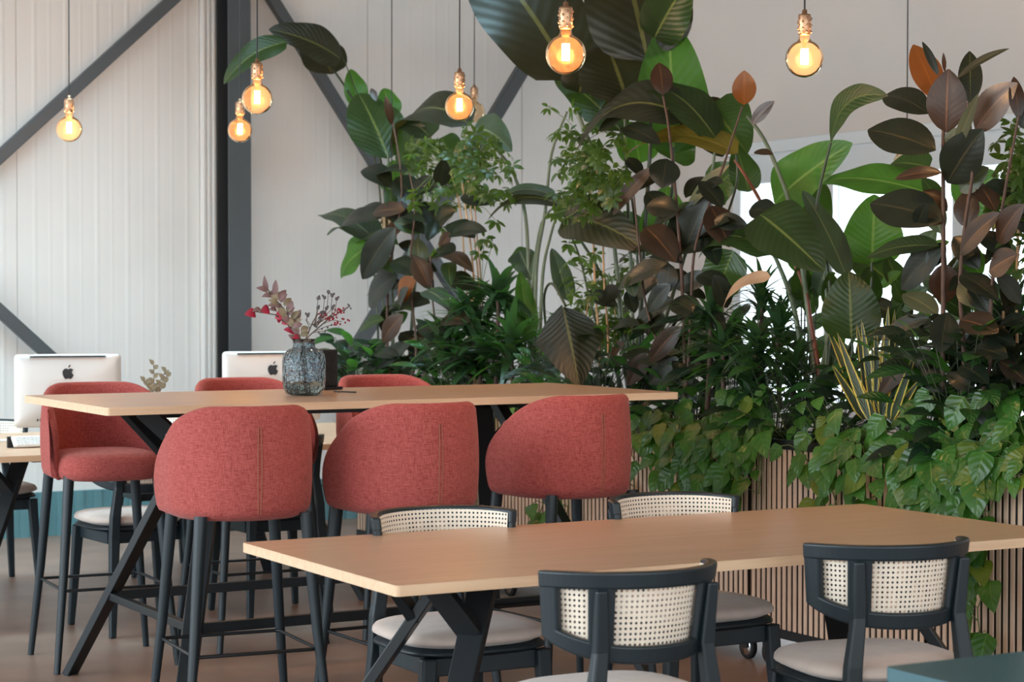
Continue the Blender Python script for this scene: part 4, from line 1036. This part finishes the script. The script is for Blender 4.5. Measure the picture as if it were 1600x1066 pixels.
# speaker on the high table
sp_ = at(506, 609, Z=zt_)
t = empty('black_speaker', (sp_.x, sp_.y, zt_), R(22), 'small black speaker standing on the high table just right of the glass vase', 'speaker')
MB().box(-.042, .042, -.035, .035, .012, .155).build('body', 'black_plastic', t, bevel=.004)
MB().box(-.052, .060, -.045, .045, 0, .012).build('foot', 'black_plastic', t, bevel=.003)
for zc in (.115, .048):
    q = MB(); q.lathe([(.030, 0), (.030, .003), (.027, .003), (.022, -.004), (.008, -.006), (.0, -.002)], 24, cap=False); T = Matrix.Translation((0, -.0353, zc)) @ Matrix.Rotation(PI/2, 4, 'X')
    o = MB(); o.add([T @ Vector(v) for v in q.v], q.f, None, 0, True); o.build('driver', 'rubber', t)
a = at(522, 612, Z=zt_+.003); b2_ = at(556, 613, Z=zt_+.003)
tag(MB().tube([a, (a+b2_)/2+Vector((0, .01, 0)), b2_], .0028, 6).build('power_cable', 'cable', origin=a), 'short black cable lying on the high table right of the speaker', 'cable')

# ------------------------------------------------------------------ computers on the desk
def make_imac():
    t = empty('desktop_computer', cat='computer'); W_, H_ = .240, .335
    z0 = .070
    def rrect(w_, z_a, z_b, r, n=5):
        out = []
        for cx, cz, a0 in ((w_-r, z_b-r, 0), (-w_+r, z_b-r, 90), (-w_+r, z_a+r, 180), (w_-r, z_a+r, 270)):
            for k in range(n): a = R(a0+k*90/(n-1)); out.append((cx+r*math.cos(a), cz+r*math.sin(a)))
        return out
    m = MB(); rings = []
    for (y, ins, r) in ((.0, 0, .018), (-.010, 0, .018), (-.016, .004, .018), (-.026, .03, .03), (-.034, .075, .04), (-.039, .14, .05)):
        rings.append([Vector((x, y, z)) for x, z in rrect(W_-ins, z0+ins*.8, z0+H_-ins*.8, r)])
    n = len(rings[0]); vs = [v for r_ in rings for v in r_]
    m.add(vs, [(i*n+j, i*n+(j+1) % n, (i+1)*n+(j+1) % n, (i+1)*n+j) for i in range(len(rings)-1) for j in range(n)], None, 0, True)
    m.add(rings[-1], [tuple(range(n))], None, 0, True); m.add(rings[0], [tuple(range(n))[::-1]], None, 0)
    body = m.build('housing', 'aluminium', t)
    MB().box(-W_+.07, W_-.07, -.0295, -.0165, z0+H_-.0135, z0+H_-.0075).build('vent_slot', 'black_plastic', body)
    # emblem
    pl = []
    K = 40; cx, cz = 0, z0+H_*.74; s = .026
    ap = [(0,.70),(.22,.82),(.48,.84),(.74,.72),(.86,.58),(.68,.40),(.62,.14),(.70,-.12),(.92,-.30),(.80,-.62),(.60,-.92),(.38,-1.04),(.18,-.98),(0,-.92),(-.18,-.98),(-.38,-1.04),(-.60,-.94),(-.84,-.56),(-.98,-.10),(-.98,.30),(-.82,.62),(-.54,.82),(-.24,.84)]
    m = MB(); T = Matrix.Translation((cx, -.0405, cz)) @ Matrix.Rotation(PI/2, 4, 'X')
    m.prism([(x*s, y*s) for x, y in ap], -.001, .0015, 0, T)
    lf = [(.02, .98), (.10, 1.30), (.34, 1.52), (.40, 1.50), (.34, 1.20), (.16, 1.02)]
    m.prism([(x*s, y*s) for x, y in lf], -.001, .0015, 0, T); m.build('emblem', 'logo_black', body)
    m = MB()
    for k in range(4): m.box(-.06+.014*k-.08, -.054+.014*k-.08, -.034, -.022, z0+.030, z0+.040)
    m.build('port_row', 'black_plastic', body)
    MB().box(-W_+.02, W_-.02, .0, .002, z0+.07, z0+H_-.02).build('screen', 'black_plastic', body)
    m = MB(); m.bar((0, -.036, z0+.12), (0, -.085, .008), .19, .006, ref=(0, 1, 0)); m.box(-.1, .1, -.10, .10, 0, .006); m.build('stand', 'aluminium', t, bevel=.002)
    return t
im = make_imac(); G = 'silver desktop computers on the back desk'
zd = .745
a = at(106, 610, Y=9.2); b = at(424, 600, Y=9.2)
place(im, 0, (a.x, 9.2, zd), R(-14), 'silver desktop computer at the far left, its back towards us', G)
place(im, 1, (b.x, 9.2, zd), R(-10), 'silver desktop computer partly hidden behind the glass vase', G)
# keyboard, phone, pen, dry twigs in a jar
k_ = at(52, 684, Z=zd+.03)
t = empty('keyboard_tray', (k_.x, 8.92, zd), R(0), 'white keyboard standing tilted in a dark tray before the left computer', 'keyboard')
MB().bar((0, .0, .008), (0, .05, .048), .30, .012, ref=(0, 0, 1)).build('keyboard_body', 'white_plastic', t, bevel=.003)
m = MB()
for r_ in range(4):
    for c_ in range(16): m.box(-.135+c_*.017, -.1215+c_*.017, -.004+.011*r_, .004+.011*r_, .013+.009*r_, .0205+.009*r_)
m.build('keys', 'trim_white', t); MB().box(-.165, .165, .05, .066, 0, .05).build('tray_back', 'black_plastic', t, bevel=.002)
p_ = at(5, 690, Z=zd); t = tag(MB().box(-.07, .07, -.035, .035, 0, .009).build('smartphone', 'white_plastic', bevel=.003), 'pale phone lying on the desk at the left edge of the photo', 'phone'); t.location = (p_.x, p_.y, zd)
p_ = at(52, 690, Z=zd+.004); t = tag(MB().tube([(-.065, 0, .005), (.05, 0, .005), (.068, 0, .005)], [.005, .005, .001], 8).build('pen', 'black_plastic'), 'dark pen lying on the desk in front of the white keyboard', 'pen'); t.location = (p_.x, p_.y, zd); t.rotation_euler = (0, 0, R(170))
j = at(242, 600, Y=9.0); t = empty('twig_vase', (j.x, 9.0, zd), 0, 'small pale vase of dried grey leaves on the desk between the computers', 'vase')
MB().lathe([(0, 0), (.03, 0), (.042, .03), (.045, .08), (.034, .13), (.022, .16), (.024, .18), (.020, .18), (.018, .16), (.03, .12), (.04, .08), (.036, .02), (0, .012)], 24, cap=False).build('vessel', 'white_plastic', t)
t2 = empty('dried_leaf_bunch', (j.x, 9.0, zd), 0, 'bunch of dried grey leaves peeking over the high table between the computers', 'dried flowers'); m = MB(); tw = MB()
def jp(x, y): return at(x, y, Y=9.0)-Vector((j.x, 9.0, zd))
for line in ([(240, 612), (241, 590), (240, 570)], [(246, 612), (250, 595), (259, 580)], [(238, 612), (230, 600), (226, 596)], [(250, 612), (258, 596), (262, 584)]):
    pts = [Vector((0, 0, .02))]+[jp(*q) for q in line]; tw.tube(pts, .0018, 5)
    for i in range(7):
        q = i/6; c = pts[1].lerp(pts[3], q); s_ = 1 if i % 2 else -1
        leaf_mesh(m, c, c+Vector((s_*.022, 0, .016+.01*rnd.random())), .022, Vector((0, -1, .4)), 'lance', .1, .4, 5, 2, 0, 0, i)
tw.build('twigs', 'twig', t2); m.build('leaves', 'dried_leaf', t2)
# cables under the desk
a = at(290, 800, Y=9.6); pts = [Vector((a.x, 9.6, .60)), Vector((a.x+.12, 9.6, .35)), Vector((a.x+.35, 9.6, .22)), Vector((a.x+.65, 9.6, .30)), Vector((a.x+.85, 9.6, .66))]
tag(MB().tube(pts, .003, 6).build('cable', 'cable', origin=pts[0]), 'thin cable hanging in a loop beneath the back desk', 'cable')
